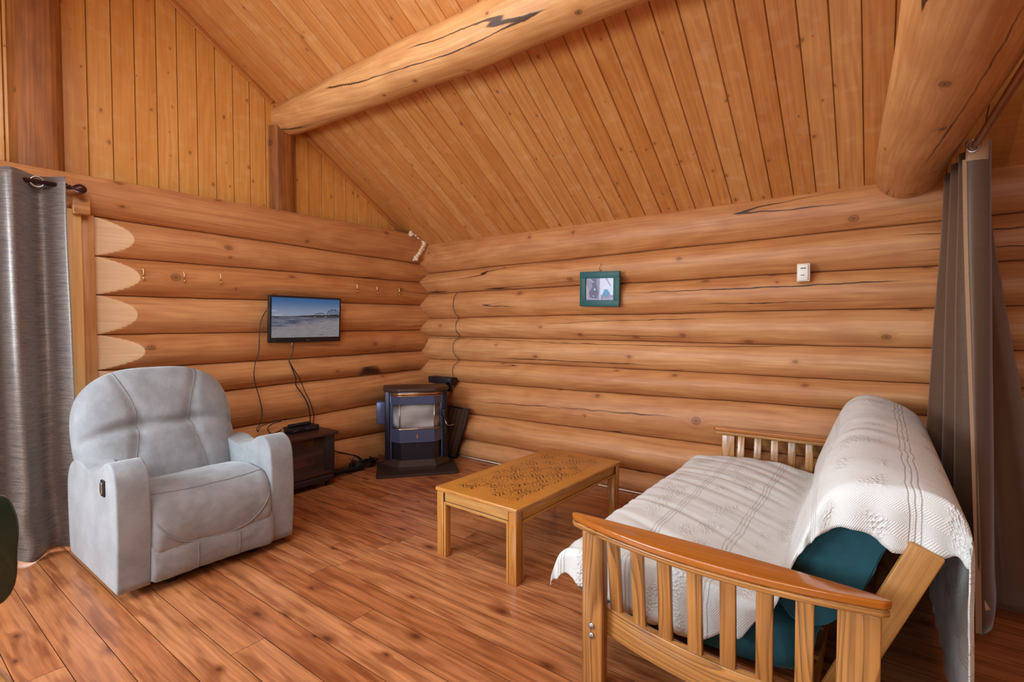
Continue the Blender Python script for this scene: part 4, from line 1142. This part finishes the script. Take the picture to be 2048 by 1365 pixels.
# header band and hem strips in the paler facing
def band(b):
    for z0, z1, d in ((2.150, 2.243, .012),):
        pts = [Vector((p.x, p.y - d * .6, 0)) for p in TT[63:82]]
        for a, c in zip(pts, pts[1:]):
            vs = [b.bm.verts.new(q) for q in ((a.x, a.y, z0), (c.x, c.y, z0), (c.x, c.y, z1), (a.x, a.y, z1))]
            b.face(vs, [(q.co.x, q.co.z) for q in vs], 0., None, True)
one('header_band', 'drapehem', band, cr_)
def edge(b):
    n = 40
    for k in range(n):
        def P(t):
            kk = sstep(0, 1, t) * .35 + t * .65
            a = Vector((4.487 - 4.55, -.895 + .7, 0)).lerp(Vector((4.565 - 4.55, -1.0 + .7, 0)), kk); z = lerp(2.16, .03, t); return a, z
        a, za = P(k / n); c, zc_ = P((k + 1) / n); w = .012
        vs = [b.bm.verts.new(q) for q in ((a.x - w, a.y - .010, za), (a.x + w * .8, a.y - .008, za), (c.x + w * .8, c.y - .008, zc_), (c.x - w, c.y - .010, zc_))]
        b.face(vs, [(q.co.x, q.co.z) for q in vs], 0., None, True)
one('edge_facing', 'drapehem', edge, cr_)
one('care_tag', 'tagpaper', lambda b: b.box((4.575 - 4.55, -.985 + .7, .16), (.03, .002, .06), 0, rot=rotY(-.5)), cr_)
one('grommet', 'steel', lambda b: b.tube([(4.51 - 4.55 + .022 * math.cos(a), -.912 + .7, 2.215 + .026 * math.sin(a)) for a in [2 * PI * k / 24 for k in range(25)]], .006, 8, cap=False), cr_)

# ------------------------------------------------------------------ painted chair at the left edge
ch = empty('dining_chair', (2.38, -3.93, 0), 0, 'dark green painted chair with worn edges at the left edge', 'chair')
def crest(b):
    P = smoothpath([(-.20, .66, 0), (-.215, .80, 0), (-.212, .90, 0), (-.17, .955, 0), (0, .965, 0), (.17, .955, 0), (.212, .90, 0), (.215, .80, 0), (.185, .66, 0), (0, .645, 0)], 6)
    b.prism([(p.x, p.y) for p in P], .028, Matrix.Translation((-.09, 0, 0)) @ Matrix(((0, 0, 1, 0), (1, 0, 0, 0), (0, 1, 0, 0), (0, 0, 0, 1))), .008, 3, smooth=True)
one('backrest', 'chairpaint', crest, ch)
for yy in (-.15, 0, .15): one('spindle', 'chairpaint', lambda b: b.tube([(-.12, yy * .9, .44), (-.076, yy, .67)], .012, 10), ch)
one('seat', 'ash', lambda b: b.prism([(p.x, p.y) for p in smoothpath([(-.21, -.16, 0), (0, -.195, 0), (.2, -.18, 0), (.22, 0, 0), (.2, .18, 0), (0, .195, 0), (-.21, .16, 0), (-.22, 0, 0), (-.21, -.16, 0)], 5)[:-1]], .035, Matrix.Translation((0, 0, .42)), .01, 3, ax=0, smooth=True), ch)
for sx in (-1, 1):
    for sy in (-1, 1): one('leg', 'chairpaint', lambda b: b.tube([(sx * .19, sy * .17, .0), (sx * .15, sy * .135, .43)], [.014, .019], 10), ch)

# ------------------------------------------------------------------ light
def area(name, loc, size, power, col, to):
    l = bpy.data.lights.new(name, 'AREA'); l.shape = 'RECTANGLE'; l.size, l.size_y = size; l.energy = power; l.color = col
    o = bpy.data.objects.new(name, l); COL.objects.link(o); o.location = loc
    o.rotation_euler = (Vector(to) - Vector(loc)).to_track_quat('-Z', 'Y').to_euler(); return o
area('window_light_left', (.75, -5.7, 1.75), (1.6, 1.3), 165, (.74, .90, 1.), (2.0, -3.4, .2))
area('window_light_behind', (3.2, YF + .15, 2.3), (4.5, 1.8), 255, (.80, .92, 1.), (2.6, -1., 1.8))
area('overhead_fill', (2.6, -3.6, 3.4), (1.8, 1.8), 60, (.88, .95, 1.), (2.4, -2.4, 0))  # added soft fill from overhead, not an actual light fitting
area('door_daylight', (-.25, -4.0, 1.1), (1.6, 1.9), 120, (.78, .9, 1.), (3, -4, 1.1))
w = bpy.data.worlds.new('World'); sc.world = w; w.use_nodes = True
w.node_tree.nodes['Background'].inputs[0].default_value = (.75, .85, 1., 1); w.node_tree.nodes['Background'].inputs[1].default_value = .6

# ------------------------------------------------------------------ camera
cd = bpy.data.cameras.new('Camera'); cd.lens = 17.519; cd.sensor_width = 36.; cd.clip_start = .05
co = bpy.data.objects.new('Camera', cd); COL.objects.link(co)
co.location = (4.1883, -3.9914, 1.40); co.rotation_euler = (math.radians(90 - 1.763), 0, math.radians(36.489))
sc.camera = co
sc.view_settings.view_transform = 'Standard'; sc.view_settings.look = 'None'; sc.view_settings.exposure = 0.
sc.cycles.use_adaptive_sampling = True; sc.cycles.adaptive_threshold = .15
sc.cycles.max_bounces = 5; sc.cycles.diffuse_bounces = 3; sc.cycles.glossy_bounces = 2; sc.cycles.transparent_max_bounces = 6
sc.cycles.caustics_reflective = False; sc.cycles.caustics_refractive = False
